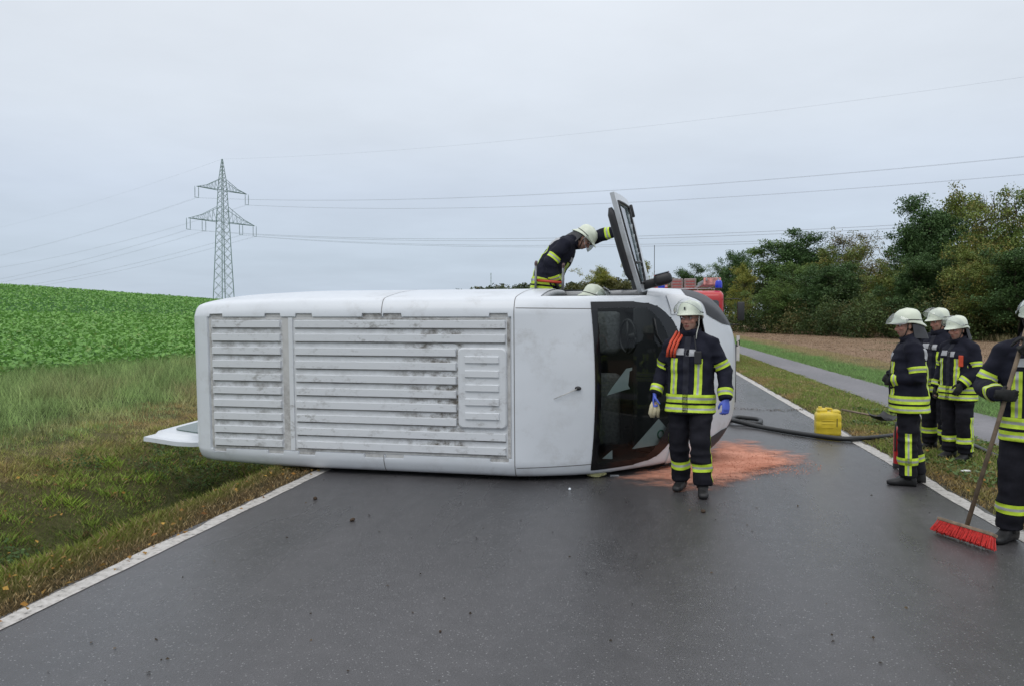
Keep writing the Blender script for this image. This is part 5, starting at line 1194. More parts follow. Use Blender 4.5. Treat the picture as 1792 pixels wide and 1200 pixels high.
    def hring(z, rx, ry, dy, peak=0, back=0, drop=0):
        rg = []
        for q_ in range(n):
            a = 2 * math.pi * q_ / n; c, s = math.cos(a), math.sin(a); fr_ = max(0, -s) ** 3; bk = max(0, s) ** 2
            rg.append(H((rx * c, ry * s + dy - peak * fr_ + back * bk, z - drop * bk - .004 * fr_)))
        return rg
    for z, rx, ry, dy, pk, bk, dp in ((.030, .112, .132, .008, .045, .035, .055), (.034, .120, .142, .008, .052, .040, .056), (.044, .120, .142, .008, .040, .034, .050), (.056, .116, .136, .008, .012, .010, .03), (.085, .113, .134, .008, 0, 0, .01), (.115, .107, .128, .009, 0, 0, 0), (.142, .094, .114, .010, 0, 0, 0), (.162, .073, .092, .012, 0, 0, 0), (.175, .045, .060, .014, 0, 0, 0), (.180, .015, .02, .015, 0, 0, 0)):
        rings.append(hring(z, rx, ry, dy, pk, bk, dp))
    Vh = [p for rg in rings for p in rg]; m = len(rings); Fh = [(i * n + q_, i * n + (q_ + 1) % n, (i + 1) * n + (q_ + 1) % n, (i + 1) * n + q_) for i in range(m - 1) for q_ in range(n)] + [tuple((m - 1) * n + q_ for q_ in range(n))]
    inner = hring(.04, .098, .118, .008, 0, 0, .03); inn2 = hring(.10, .07, .09, .01); base = len(Vh); Vh += inner + inn2
    Fh += [(q_, base + q_, base + (q_ + 1) % n, (q_ + 1) % n) for q_ in range(n)] + [(base + q_, base + n + q_, base + n + (q_ + 1) % n, base + (q_ + 1) % n) for q_ in range(n)] + [tuple(base + n + q_ for q_ in range(n))]
    hb.add(Vh, Fh); he = hb.build('helmet', M_HELM, o, True, 60)
    b = MB(); rg = [H((.1175 * math.cos(a), .139 * math.sin(a) + .008, .064 - .016 * max(0, math.sin(a)) ** 2)) for a in np.linspace(-.25, math.pi + .25, 24)]; b.tube(rg, .0045, 6); b.build('helmet_strap', M_STRAP, he, True)
    b = MB(); 
    for i_ in range(9):
        t_ = i_ / 8; yy = -.125 + .27 * t_; pass
    ridge = [H((0, y_, z_ + .003)) for y_, z_ in ((-.122, .085), (-.105, .128), (-.06, .163), (.01, .1805), (.075, .166), (.12, .132), (.138, .09))]; b.tube(ridge, .006, 6); b.build('helmet_ridge', M_HELM, he, True)
    # visor: curved sheet hinged at the temples
    ang = {'up': D2R(62), 'half': D2R(30), 'down': D2R(-4), 'top': D2R(80)}[visor]; b = MB(); nv = 22; rows = []
    for rr_, zz in ((.150, .0), (.166, -.04), (.172, -.08), (.168, -.125)):
        row = []
        for q_ in range(nv):
            a = -math.pi * (.04 + .92 * q_ / (nv - 1)); sh_ = 1 if zz > -.1 else 1.0 - .0; p = Vector((.128 * math.cos(a) * (1 + .05 * (zz < -.02)), (rr_) * math.sin(a), zz * (abs(math.sin(a)) ** .5 * .9 + .1))); p = Matrix.Rotation(-ang, 3, 'X') @ p; row.append(H(p + Vector((0, .008, .062))))
        rows.append(row)
    Vv = [p for rw in rows for p in rw]; Fv = [(i * nv + q_, i * nv + q_ + 1, (i + 1) * nv + q_ + 1, (i + 1) * nv + q_) for i in range(len(rows) - 1) for q_ in range(nv - 1)]
    b.add(Vv, Fv); b.build('visor', M_VISOR, he, True)
    b = MB(); b.tube([rows[0][0], rows[1][0], rows[2][0], *rows[3], rows[2][-1], rows[1][-1], rows[0][-1]], .0028, 5); b.build('visor_rim', M_RIMV, he, True)
    # neck guard
    rows = []
    for zz, rx, ry, in ((.02, .108, .150), (-.03, .112, .165), (-.085, .122, .182), (-.125, .128, .190)):
        rows.append([H((rx * math.cos(a), ry * math.sin(a) + .0 + .01, zz - .02 * math.sin(a))) for a in np.linspace(.18, math.pi - .18, 20)])
    Vv = [p for rw in rows for p in rw] + [H(MH.inverted() @ (p - hc) * 1.0 - Vector((0, .006, 0))) for rw in rows for p in rw]; kk = len(rows) * 20
    Fv = [(i * 20 + q_, i * 20 + q_ + 1, (i + 1) * 20 + q_ + 1, (i + 1) * 20 + q_) for i in range(len(rows) - 1) for q_ in range(19)]; Fv += [tuple(kk + x for x in f[::-1]) for f in Fv]
    b = MB(); b.add(Vv, Fv); b.build('neck_guard', M_NECK, he, True)
    b = MB()
    for s_ in (-1, 1): b.tube([H((s_ * .098, -.005, .04)), H((s_ * .080, -.012, -.03)), H((s_ * .058, -.035, -.095)), H((0, -.052, -.122))], .006, 6)
    b.build('chin_strap', M_STRAP, he, True)
    if glasses:
        b = MB()
        for s_ in (-1, 1):
            b.tube([H((s_ * .031 + .020 * math.cos(a), -.100 - .002 * abs(math.cos(a)), .003 + .013 * math.sin(a))) for a in np.linspace(0, 6.283, 14)], .0018, 5); b.tube([H((s_ * .051, -.099, .006)), H((s_ * .078, -.02, .012))], .0016, 5)
        b.tube([H((-.011, -.102, .006)), H((.011, -.102, .006))], .0018, 5); b.build('glasses', M_METAL, o, True)
    return o, j, frame, H
mat_flap = mat('flap_cloth', (.012, .013, .023), .85, var=.2, vscale=20)

# nearest firefighter, walking past the bonnet, looking to the picture's left
pA = G(1207, 859)
A, jA, fA, HA = person('firefighter with blue gloves and spectacles walking in front of the van windscreen', (pA.x, pA.y, 0), D2R(-30),
    dict(nec=(0, .0, 1.495), head=(.0, -.03, 1.655), shR=(-.195, .0, 1.41), elR=(-.29, .05, 1.15), wrR=(-.325, -.085, .93), shL=(.195, .02, 1.41), elL=(.31, .07, 1.16), wrL=(.355, -.05, .91),
         hipR=(-.10, 0, .93), knR=(-.105, -.02, .50), anR=(-.11, .08, .09), hipL=(.10, 0, .93), knL=(.13, -.10, .50), anL=(.155, -.10, .09)),
    toes=((.05, -1), (.35, -1)), hands={'R': ((-.05, -.15, -1), (1, .1, 0), (0, -1, 0), 1.25), 'L': ((.05, -.2, -1), (-.7, .6, 0), (0, -1, 0), .75)},
    head=(D2R(-4), D2R(-2), D2R(-2)), gloves=M_NITR, visor='up', glasses=True, vox=.0078, k=1.03, seed=1, group=None)
# things he carries
b = MB(); rr = random.Random(4); w = jA['wrR']; base = w + Vector((0, -.03, -.10))
for k in range(3):
    pts = [base + Vector((.012 * k - .01, .008 * k, .03))]
    for q in range(4): pts.append(pts[-1] + Vector((rr.uniform(-.012, .014), rr.uniform(-.012, .012), -.038)))
    b.tube(pts, [.012, .022, .026, .022, .012], 8)
o = b.build('work_gloves', M_BEIGE, None, True); o.location = (pA.x, pA.y, 0); o.rotation_euler = (0, 0, D2R(-30)); o.scale = (1.03,) * 3; props(o, 'pair of beige work gloves held in the blue gloved right hand', 'gloves')
b = MB()
for dx in (0, .036, .07):
    pts = []
    for h, l, f in ((1.30, -.165, .150), (1.36, -.155, .160), (1.43, -.135, .135), (1.50, -.115, .085), (1.53, -.115, .01), (1.49, -.13, -.085), (1.38, -.13, -.16)):
        c, la, fo, up = fA(min(h, 1.5)); pts.append(c + la * (l + dx - .02) + fo * f + up * (h - min(h, 1.5)))
    b.tube(pts, .014, 6)
b.build('shoulder_sling', M_REDC, A, True)
b = MB(); c, la, fo, up = fA(1.30); b.rbox(c + la * .115 + fo * .168, (.065, .035, .12), .008); b.tube([c + la * .10 + fo * .17 + up * .05, c + la * .075 + fo * .155 + up * .20], .006, 6); b.build('radio', M_BLACKP, A)
b = MB(); b.tube([HA((.098, -.02, .03)), HA((.094, -.02, -.06)), HA((.085, -.05, -.13)), HA((.085, -.07, -.19))], .0045, 6); b.build('hanging_chin_strap', M_HAIRLT, A, True)
b = MB(); q = HA((0, -.134, .095)); b.rbox(q, (.022, .004, .026), .002, M=Matrix.Rotation(D2R(-32), 3, 'Z')); b.build('helmet_badge', M_NECK, A)

# bending firefighter on the ladder behind the van
pB = P(958, 556, 10.45)
Bo, jB, fB, HB = person('firefighter bending over the van side from a ladder and holding the open door', (pB.x, pB.y, 1.23), D2R(80),
    dict(pel=(0, .0, .93), wai=(0, -.05, 1.09), che=(.0, -.15, 1.25), nec=(0, -.30, 1.40), head=(.02, -.455, 1.44), shR=(-.19, -.24, 1.36), elR=(-.25, -.06, 1.13), wrR=(-.20, -.12, .90),
         shL=(.18, -.26, 1.40), elL=(.13, -.55, 1.46), wrL=(.0, -.84, 1.53), hipR=(-.10, 0, .90), knR=(-.12, -.08, .46), anR=(-.13, .0, .05), hipL=(.10, 0, .90), knL=(.12, -.08, .46), anL=(.13, 0, .05)),
    toes=((-.1, -1), (.1, -1)), hands={'R': ((0, -.5, -.8), (0, .6, -.8), (.8, -.3, 0), .4), 'L': ((-.1, -1, .25), (-.9, 0, -.3), (0, .2, 1), .8)}, head=(D2R(0), D2R(46), D2R(0)), visor='down', vox=.011, seed=2, group=None, k=1.06, hem=.17, bulk=1.13)
# firefighter standing inside the cab, helmet showing above the door opening
pC = P(1003, 556, 9.45)
person('firefighter standing inside the overturned cab, only the helmet showing above the door opening', (pC.x, pC.y, .30), D2R(85), dict(nec=(0, -.10, 1.47), che=(0, -.05, 1.28), shR=(-.19, -.1, 1.39), shL=(.19, -.1, 1.39), head=(.0, -.23, 1.60), wrR=(-.2, -.2, 1.0), wrL=(.2, -.2, 1.0)),
       head=(D2R(0), D2R(22), D2R(0)), visor='up', vox=.018, seed=3, group=None, k=1.02)
# group of three on the right
pD = G(1588, 846)
person('firefighter in profile with raised visor standing on the white edge line', (pD.x, pD.y, 0), D2R(-112), dict(shL=(.205, .02, 1.43), elL=(.255, .06, 1.13), wrL=(.10, -.17, 1.09), elR=(-.255, .05, 1.13), wrR=(-.10, -.19, 1.12), head=(0, -.03, 1.66), anL=(.11, -.01, .09), anR=(-.13, .10, .09), knR=(-.115, .03, .50)),
       toes=((0, -1), (.0, -1)), hands={'L': ((-.8, -.5, -.1), (-.3, .8, 0), (0, 0, 1), .9), 'R': ((.8, -.4, .0), (0, .8, -.4), (0, 0, 1), .9)}, head=(D2R(8), D2R(4), 0), visor='half', seed=4, group=None, k=.985, bulk=1.08)
zE = float(zt(*toRoad(G(1672, 803)))); pE = G(1674, 803, zE)
Eo, jE, fE, HE = person('firefighter with a red chest tab and lowered arms standing on the grass strip', (pE.x, pE.y, zE), D2R(-72), dict(shL=(.20, .01, 1.42), elL=(.27, .0, 1.15), wrL=(.20, -.16, .98), head=(0, -.035, 1.65)),
       toes=((.1, -1), (.2, -1)), head=(D2R(4), D2R(8), 0), visor='up', seed=5, group=None, k=.93)
c, la, fo, up = fE(1.27); b = MB(); b.rbox(c + la * .165 + fo * .135, (.05, .04, .14), .008, M=Matrix.Rotation(.5, 3, 'Z')); b.build('red_chest_tab', M_REDC, Eo)
zF = float(zt(*toRoad(G(1638, 788)))); pF = G(1640, 788, zF)
person('firefighter half hidden behind the two men on the grass strip', (pF.x, pF.y, zF), D2R(-66), dict(shR=(-.20, .01, 1.42)), head=(D2R(-14), D2R(6), 0), visor='up', vox=.011, seed=6, group=None, k=.99)
# broom holder at the right edge; the grips lie on the broom handle
BROOM0 = G(1692, 921, .12); BROOM1 = P(1797, 575, 5.66)
def on_handle(v):
    for t in np.linspace(0, 1, 400):
        q = BROOM0.lerp(BROOM1, t); r_ = q - Vector((0, 0, CAMH)); y = 600 - FPX * ((r_.z * math.cos(PITCH) + r_.y * math.sin(PITCH)) / (r_.y * math.cos(PITCH) - r_.z * math.sin(PITCH)))
        if y <= v: return q
    return BROOM1
pG = G(1807, 950); YG_ = D2R(-34); kG = 1.02
def toG(p): return Matrix.Rotation(-YG_, 3, 'Z') @ (Vector(p) - Vector((pG.x, pG.y, 0))) / kG
def dG(d): return Matrix.Rotation(-YG_, 3, 'Z') @ Vector(d)
gR, gL = toG(on_handle(690)), toG(on_handle(606)); dRr, dLl = dG((.93, -.25, -.12)), dG((-.55, -.35, -.75)); pnR, pnL = dG((.1, .97, .2)), dG((-.45, .9, .0))
wrR = gR - dRr.normalized() * .075 - pnR.normalized() * .032; wrL = gL - dLl.normalized() * .07 - pnL.normalized() * .032
Go, jG, fG, HG_ = person('firefighter at the right picture edge leaning on a red broom', (pG.x, pG.y, 0), YG_,
    dict(shR=(-.20, .0, 1.43), elR=(-.33, -.03, 1.16), wrR=wrR, shL=(.20, .0, 1.43), elL=(.24, -.20, 1.20), wrL=wrL, head=(0, -.03, 1.66), anR=(-.15, -.03, .09), knR=(-.13, -.06, .5)),
    toes=((-.5, -1), (.2, -1)), hands={'R': (dRr, pnR, (0, 0, 1), 1.5), 'L': (dLl, pnL, dG((-.6, 0, .8)), 1.5)}, head=(D2R(0), D2R(4), 0), visor='up', seed=7, group=None, k=kG)
# ================================================================== OBJECTS
M_WOOD = mat('handle_wood', (.19, .14, .095), .75, var=.25, vscale=14); M_BLOCK = mat('broom_block_wood', (.22, .16, .11), .75, var=.25, vscale=20); M_BRIS = mat('red_bristles', (.55, .035, .03), .6, var=.25, vscale=60)
# broom
hd = (BROOM1 - BROOM0).normalized(); ax = (G(1732, 957, .0) - G(1632, 925, .0)); ax.z = 0; ax.normalize()
br = empty('broom', 'wide street broom with red bristles and a long wooden handle', 'broom', BROOM0); 
side = ax.cross(Vector((0, 0, 1))); fw = side * (1 if side.y < 0 else -1)                 # towards the camera
tiltv = (Vector((0, 0, 1)) * .93 - fw * -.36).normalized()
b = MB(); b.tube([-hd * .03, hd * ((BROOM1 - BROOM0).length + .25)], [.0165, .0145], 10); b.build('handle', M_WOOD, br, True)
up_b = (Vector((0, 0, 1)) * .90 - fw * .43).normalized(); dp_b = ax.cross(up_b).normalized(); MB_ = Matrix((ax, dp_b, up_b)).transposed()
b = MB(); b.rbox(-up_b * .012, (.50, .062, .026), .006, M=MB_); b.build('block', M_BLOCK, br, True, 40)
r_ = random.Random(3); b = MB()
for i in range(34):
    for q in range(4):
        x = -.238 + .476 * i / 33; y = -.022 + .0147 * q
        for t in range(3):
            p0 = ax * (x + r_.uniform(-.004, .004)) + dp_b * (y + r_.uniform(-.003, .003)) - up_b * .022; L = r_.uniform(.088, .10); p1 = p0 - up_b * L + ax * (x * .10 + r_.uniform(-.010, .010)) + dp_b * (y * .6 + r_.uniform(-.010, .010)); b.tube([p0, p0.lerp(p1, .5), p1], [.0035, .004, .003], 4, caps=False)
b.build('bristles', M_BRIS, br)
# lower the broom so that the bristles meet the road
zmin = min(v.z for v in b.V); 
for ch in br.children:
    if ch.name.startswith(('block', 'bristles')): pass
br.location.z = BROOM0.z + max(0.0, -(BROOM0.z + zmin)) 

# yellow canister
pc = G(1455, 763); M_CAN = mat('yellow_plastic', (.66, .50, .035), .4, var=.12, vscale=7); 
cn = empty('jerry_can', 'dirty yellow plastic canister standing on the white edge line', 'canister', (pc.x, pc.y + .14, 0), D2R(-12))
b = MB(); prof = [(0, .30, .22, .05), (.015, .345, .255, .06), (.05, .355, .265, .06), (.09, .345, .255, .06), (.105, .355, .265, .06), (.20, .355, .265, .06), (.215, .345, .255, .06), (.235, .355, .265, .06), (.30, .355, .265, .07), (.335, .33, .24, .08), (.35, .28, .19, .08)]
rings = [[Vector((x, y, z)) for x, y in rrect(-w / 2, w / 2, -d / 2, d / 2, r, 5)] for z, w, d, r in prof]; n = len(rings[0])
b.add([p for rg in rings for p in rg], [(i * n + k, i * n + (k + 1) % n, (i + 1) * n + (k + 1) % n, (i + 1) * n + k) for i in range(len(rings) - 1) for k in range(n)] + [tuple(range(n - 1, -1, -1)), tuple((len(rings) - 1) * n + k for k in range(n))]); cb = b.build('tank', M_CAN, cn, True, 50)
b = MB(); b.rbox((-.085, 0, .355), (.14, .17, .08), .03, seg=3); b.rbox((.10, 0, .345), (.13, .20, .065), .028, seg=3); b.build('shoulder_hump', M_CAN, cn, True, 50)
b = MB(); b.tube([(-.05, 0, .375), (-.03, 0, .395), (.04, 0, .39), (.075, 0, .365)], .016, 8); b.build('grip', M_CAN, cn, True)
b = MB(); b.lathe([(.03, 0), (.03, .025), (.024, .032)], 14, c=(-.11, 0, .39)); b.build('cap', M_CAN, cn, True, 40)
for k in range(3):
    b = MB(); b.rbox((-.02 + .0 * k, -.134, .13 + .05 * k), (.16, .006, .012), .002, seg=1); b.build('embossed_rib', M_CAN, cn)
b = MB(); b.rbox((.105, -.1345, .20), (.012, .006, .12), .002, seg=1); b.build('level_mark', mat('smudge', (.10, .08, .02), .8), cn)

# black suction hose
M_HOSE = mat('black_hose', (.018, .019, .02), .45, bump=.4, bscale=20)
def smooth_path(pts, n=12):
    pts = [Vector(p) for p in pts]; out = []
    for i in range(len(pts) - 1):
        p0, p1, p2, p3 = pts[max(i - 1, 0)], pts[i], pts[i + 1], pts[min(i + 2, len(pts) - 1)]
        for k in range(n):
            t = k / n; out.append(.5 * ((2 * p1) + (p2 - p0) * t + (2 * p0 - 5 * p1 + 4 * p2 - p3) * t * t + (3 * p1 - p0 - 3 * p2 + p3) * t ** 3))
    return out + [pts[-1]]
hp = [G(1262, 742, .04), G(1285, 730, .04), G(1310, 731, .04), G(1330, 734, .04), G(1327, 740, .04), G(1300, 739, .04), G(1277, 733, .075), G(1290, 736, .085), G(1320, 744, .045), G(1370, 753, .04), G(1430, 762, .04), G(1475, 767, .04), G(1510, 766, .05), G(1545, 763, .06), G(1600, 757, .06), G(1660, 760, .07), G(1740, 795, .06), G(1765, 803, .05)]
b = MB(); pa = smooth_path(hp); b.tube(pa, [.036] * 12 * 12 + [.030 if i < 24 else .026 for i in range(len(pa) - 144)], 10); props(b.build('suction_hose', M_HOSE, None, True), 'black rubber hose looping from the van front past the canister into the grass', 'hose')

# fire extinguisher behind the profile firefighter's leg
pe = G(1577, 818); M_RED = mat('extinguisher_red', (.50, .015, .02), .3, coat=.4); ex = empty('fire_extinguisher', 'red fire extinguisher standing beside the leg of the firefighter in profile', 'extinguisher', (pe.x, pe.y, 0), .3)
b = MB(); b.lathe([(.07, .0), (.083, .01), (.085, .03), (.085, .40), (.078, .44), (.055, .475), (.03, .485)], 24); b.build('cylinder', M_RED, ex, True, 50)
b = MB(); b.lathe([(.086, .0), (.0875, .01), (.0875, .05), (.086, .055)], 24); b.build('foot_ring', M_BLACKP, ex, True, 40)
b = MB(); b.lathe([(.02, .48), (.022, .50), (.018, .53)], 12); b.box((.03, 0, .535), (.11, .022, .012)); b.box((.035, 0, .56), (.10, .022, .010), M=Matrix.Rotation(-.2, 3, 'Y')); b.build('valve', M_BLACKP, ex)
b = MB(); b.tube(smooth_path([(-.01, 0, .52), (-.07, 0, .53), (-.10, -.01, .45), (-.098, -.01, .2)], 6), .010, 8); b.build('hose', M_BLACKP, ex, True)
b = MB()
for k, z in enumerate((.14, .19, .23, .27, .33)):
    nseg = 10; r = .0862; a0, a1 = -2.6, -1.2; h = .006 if k % 2 else .012
    V = [(r * math.cos(a), r * math.sin(a), z + dz) for dz in (0, h) for a in np.linspace(a0, a1 - .3 * (k % 2), nseg)]; b.add(V, [(i, i + 1, nseg + i + 1, nseg + i) for i in range(nseg - 1)])
b.build('printed_lines', M_WHITE, ex)

# shovel / dust pan lying on the grass strip
ps = G(1552, 752); M_PAN = mat('dark_steel_pan', (.035, .035, .037), .5, .4, var=.2, vscale=20); zz = float(zt(*toRoad(ps))); sh = empty('scoop_shovel', 'black scoop shovel lying in the grass behind the fire extinguisher', 'shovel', (ps.x + .1, ps.y + .35, zz + .05), D2R(12))
b = MB(); V = []
for i, (y, w, zb) in enumerate(((-.16, .15, .05), (-.05, .17, .035), (.10, .17, .05), (.17, .14, .10))):
    for x in np.linspace(-1, 1, 9): V.append((x * w, y, zb + .07 * abs(x) ** 3))
V += [(x, y, z - .006) for x, y, z in V]; F = [(i * 9 + k, i * 9 + k + 1, (i + 1) * 9 + k + 1, (i + 1) * 9 + k) for i in range(3) for k in range(8)]; F += [tuple(36 + q for q in f[::-1]) for f in F]
b.add(V, F); b.build('blade', M_PAN, sh, True)
for k in range(5):
    b = MB(); b.tube([(-.10 + .05 * k, -.15, .056), (-.11 + .055 * k, .12, .066)], .006, 5); b.build('stiffening_rib', M_PAN, sh)
b = MB(); b.tube([(0, .15, .08), (.05, .5, .07), (.12, 1.2, .06)], .018, 8); b.build('handle', M_WOOD, sh, True)

# orange oil binder
def binder():
    out = [(1108, 833), (1150, 822), (1205, 808), (1240, 790), (1256, 776), (1285, 773), (1320, 778), (1340, 786), (1375, 793), (1397, 801), (1390, 812), (1352, 823), (1320, 832), (1290, 843), (1255, 848), (1205, 853), (1160, 846), (1125, 841)]
    P2 = [G(*q) for q in out]; c = sum((Vector((p.x, p.y, 0)) for p in P2), Vector()) / len(P2); pts = smooth_path(P2 + [P2[0]], 6)[:-1]; n = len(pts); V, C, F = [], [], []; rows = 26
    for i in range(rows):
        t = (i / (rows - 1)) * 1.28
        for p in pts:
            q = c + (Vector((p.x, p.y, 0)) - c) * t; e = max(0, 1 - t); nz = mnoise.noise(Vector((q.x * 3, q.y * 3, 1))) * .5 + mnoise.noise(Vector((q.x * 9, q.y * 9, 4))) * .3
            V.append((q.x, q.y, .006 + .012 * max(0, min(1, e * 4 + .3 + nz)))); C.append(t)
    F = [(i * n + k, i * n + (k + 1) % n, (i + 1) * n + (k + 1) % n, (i + 1) * n + k) for i in range(rows - 1) for k in range(n)]
    m = bpy.data.materials.new('oil_binder'); m.use_nodes = True; nt = m.node_tree; N, L = nt.nodes, nt.links; bs = N['Principled BSDF']; bs.inputs['Roughness'].default_value = .95; bs.inputs['Specular IOR Level'].default_value = .1
    tc = N.new('ShaderNodeTexCoord'); a = N.new('ShaderNodeAttribute'); a.attribute_name = 'col'
    def nz_(s, d=6):
        q = N.new('ShaderNodeTexNoise'); q.inputs['Scale'].default_value = s; q.inputs['Detail'].default_value = d; q.inputs['Roughness'].default_value = .7; L.new(tc.outputs['Object'], q.inputs['Vector']); return q
    mp = N.new('ShaderNodeMapping'); mp.inputs['Scale'].default_value = (.7, 1.1, 1); L.new(tc.outputs['Object'], mp.inputs[0])
    n1 = nz_(4.5, 8); L.new(mp.outputs[0], n1.inputs['Vector']); n2 = nz_(120, 3); n3 = nz_(2.2, 4)
    r = N.new('ShaderNodeValToRGB'); L.new(n3.outputs[0], r.inputs[0]); r.color_ramp.elements[0].position = .38; r.color_ramp.elements[0].color = (.54, .23, .15, 1); r.color_ramp.elements[1].position = .6; r.color_ramp.elements[1].color = (.76, .37, .26, 1)
    v = N.new('ShaderNodeMapRange'); v.inputs[1].default_value = .3; v.inputs[2].default_value = .7; v.inputs[3].default_value = .8; v.inputs[4].default_value = 1.15; L.new(n2.outputs[0], v.inputs[0])
    sc = N.new('ShaderNodeVectorMath'); sc.operation = 'SCALE'; L.new(r.outputs[0], sc.inputs[0]); L.new(v.outputs[0], sc.inputs[3]); L.new(sc.outputs[0], bs.inputs['Base Color'])
    # cover = 1 - t + noise : thins out in streaks and single grains towards the rim
    x1 = N.new('ShaderNodeMath'); x1.operation = 'MULTIPLY_ADD'; x1.inputs[1].default_value = 1.3; L.new(n1.outputs[0], x1.inputs[0]); sub = N.new('ShaderNodeMath'); sub.operation = 'SUBTRACT'; sub.inputs[0].default_value = .44; L.new(a.outputs['Fac'], sub.inputs[1]); L.new(sub.outputs[0], x1.inputs[2])
    x2 = N.new('ShaderNodeMath'); x2.operation = 'MULTIPLY_ADD'; x2.inputs[1].default_value = .55; L.new(n2.outputs[0], x2.inputs[0]); L.new(x1.outputs[0], x2.inputs[2])
    al = N.new('ShaderNodeMapRange'); al.inputs[1].default_value = .22; al.inputs[2].default_value = .78; L.new(x2.outputs[0], al.inputs[0]); L.new(al.outputs[0], bs.inputs['Alpha'])
    o = mk('oil_binder', V, F, m, None, True); at = o.data.color_attributes.new('col', 'FLOAT_COLOR', 'POINT'); at.data.foreach_set('color', np.repeat(np.array(C, np.float32)[:, None], 4, 1).ravel())
    props(o, 'orange oil binding granules strewn on the asphalt in front of the van', 'granules', None, 'stuff')
binder()
r = np.random.default_rng(77); n = 5200; a = r.uniform(0, 6.283, n); q = np.sqrt(r.uniform(0, 1, n)) * 1.12; cB = G(1255, 812)
wx, wy = cB.x + np.cos(a) * q * 1.05, cB.y + np.sin(a) * q * .85; c = mixc((.42, .15, .09), (.70, .33, .22), r.uniform(0, 1, n)); k = (vnoise(wx * 3, wy * 3, 78) + .35 - .35 * q > r.uniform(.1, .9, n)); wx, wy, c = wx[k], wy[k], c[k]; n = len(wx)
props(leafcards('binder_granules', wx, wy, np.full(n, .021), r.uniform(.006, .016, n), c, 79, M_DRY, .5, .9, rot=False), 'loose orange granules lying on the spread oil binder', 'granules', None, 'stuff')

# ladder behind the van
M_ALU = mat('aluminium', (.36, .37, .38), .4, .6, var=.12, vscale=12); M_REDP = mat('red_rung', (.55, .06, .03), .5)
t1, t2 = P(938, 461, 10.06), P(986, 465, 10.00); la = (t2 - t1).normalized(); dn = Vector((.02, 1.25, -t1.z)).normalized(); LL = t1.z / abs(dn.z)
ld = empty('ladder', 'grey aluminium ladder with reddish rungs leaning behind the van', 'ladder', (t1 + dn * LL)); base = Vector(ld.location)
for q, tp in enumerate((t1, t2)):
    b = MB(); Mr = Matrix((la, la.cross(-dn).normalized(), -dn)).transposed(); b.rbox((tp + dn * (LL / 2)) - base, (.028, .062, LL), .006, M=Mr); rl = b.build('rail', M_ALU, ld)
    b = MB(); b.rbox(tp - base, (.034, .068, .05), .01, M=Mr); b.build('rail_cap', mat('cap_dark', (.10, .06, .06), .6) if q == 0 else bpy.data.materials['cap_dark'], rl)
for k in range(8):
    q = .24 + k * .28
    if q < LL: b = MB(); b.tube([t1 + dn * q - base, t2 + dn * q - base], .017, 8); b.build('rung', M_REDP, ld, True)

# papers behind the windscreen
def paper(pts, label, logo=None):
    """pts: (x,y,drop) van-local, drop = distance behind the glass"""
    M = Matrix.Translation(VORG) @ VROT.to_4x4(); V = [M @ Vector((x, y, top_z(x, y) - d)) for x, y, d in pts]; c = sum(V, Vector()) / len(V); n = len(V); nn = (V[1] - V[0]).cross(V[2] - V[0]).normalized() * .0012
    o = mk('paper_sheet', [v - c for v in V] + [v - c + nn for v in V], [tuple(range(n)), tuple(range(2 * n - 1, n - 1, -1))] + [(k, (k + 1) % n, n + (k + 1) % n, n + k) for k in range(n)], M_PAPER, None, False); o.location = c
    props(o, label, 'paper', 'papers behind the windscreen')
    if logo:
        q = (M @ Vector((logo[0], logo[1], top_z(*logo[:2]) - logo[2]))) - c; tn = (M.to_3x3() @ Vector((0, 0, 1))).normalized(); b = MB(); a1 = (V[1] - V[0]).normalized(); a2 = nn.normalized().cross(a1)
        ring = [q + (a1 * math.cos(t) + a2 * math.sin(t)) * .045 for t in np.linspace(0, 6.283, 17)]; b.tube(ring, .009, 6); b.build('green_ring_print', mat('print_green', (.03, .16, .10), .6), o, True)
M_PAPER = mat('paper', (.78, .84, .88), .7, var=.05, vscale=10)
paper([(4.55, -.10, .06), (4.60, -.02, .06), (4.74, .17, .06), (4.80, .18, .06), (4.80, .15, .06), (4.775, .14, .06), (4.76, -.01, .06), (4.78, -.05, .06), (4.72, -.06, .06)], 'pale blue folded sheet behind the middle of the windscreen')
paper([(4.80, -.72, .05), (5.08, -.42, .05), (5.18, -.56, .05), (5.10, -.72, .05)], 'white sheet with a green ring at the lower corner of the windscreen', (5.10, -.60, .044))
paper([(4.50, -.78, .05), (4.60, -.70, .05), (4.60, -.80, .05)], 'small torn paper at the lower left corner of the windscreen')
# crumpled yellow cloth pinched under the van
b = MB(); b.ell((0, 0, .04), (.10, .07, .06), 18, 12); b.V = [v + v.normalized() * .05 * mnoise.noise(v * 22) + Vector((0, 0, .0)) for v in b.V]; b.V = [Vector((v.x, v.y, max(v.z, .004))) for v in b.V]
o = b.build('crumpled_cloth', mat('pale_yellow_cloth', (.62, .60, .30), .9, var=.15, vscale=30), None, True); p = G(1043, 833); o.location = (p.x, p.y, 0); props(o, 'crumpled pale yellow cloth under the edge of the van roof', 'cloth')
b = MB(); b.box((0, 0, .006), (.10, .05, .004), M=Matrix.Rotation(.08, 3, 'X')); o = b.build('plastic_shard', M_PATCH, None); p = G(1075, 832); o.location = (p.x, p.y, 0); props(o, 'flat grey plastic shard on the road beside the yellow cloth', 'shard')
b = MB(); b.ell((0, 0, .012), (.014, .012, .014), 8, 6); o = b.build('glass_fragment', M_PAPER, None, True); p = G(997, 857); o.location = (p.x, p.y, 0); props(o, 'tiny pale fragment on the asphalt below the cab', 'fragment')
b = MB(); b.ell((0, 0, .012), (.06, .02, .014), 8, 6); o = b.build('litter_scrap', M_WHITE, None, True); p = G(1690, 834); o.location = (p.x, p.y, float(zt(*toRoad(p))) + .04); props(o, 'small white scrap of litter in the grass strip', 'litter')

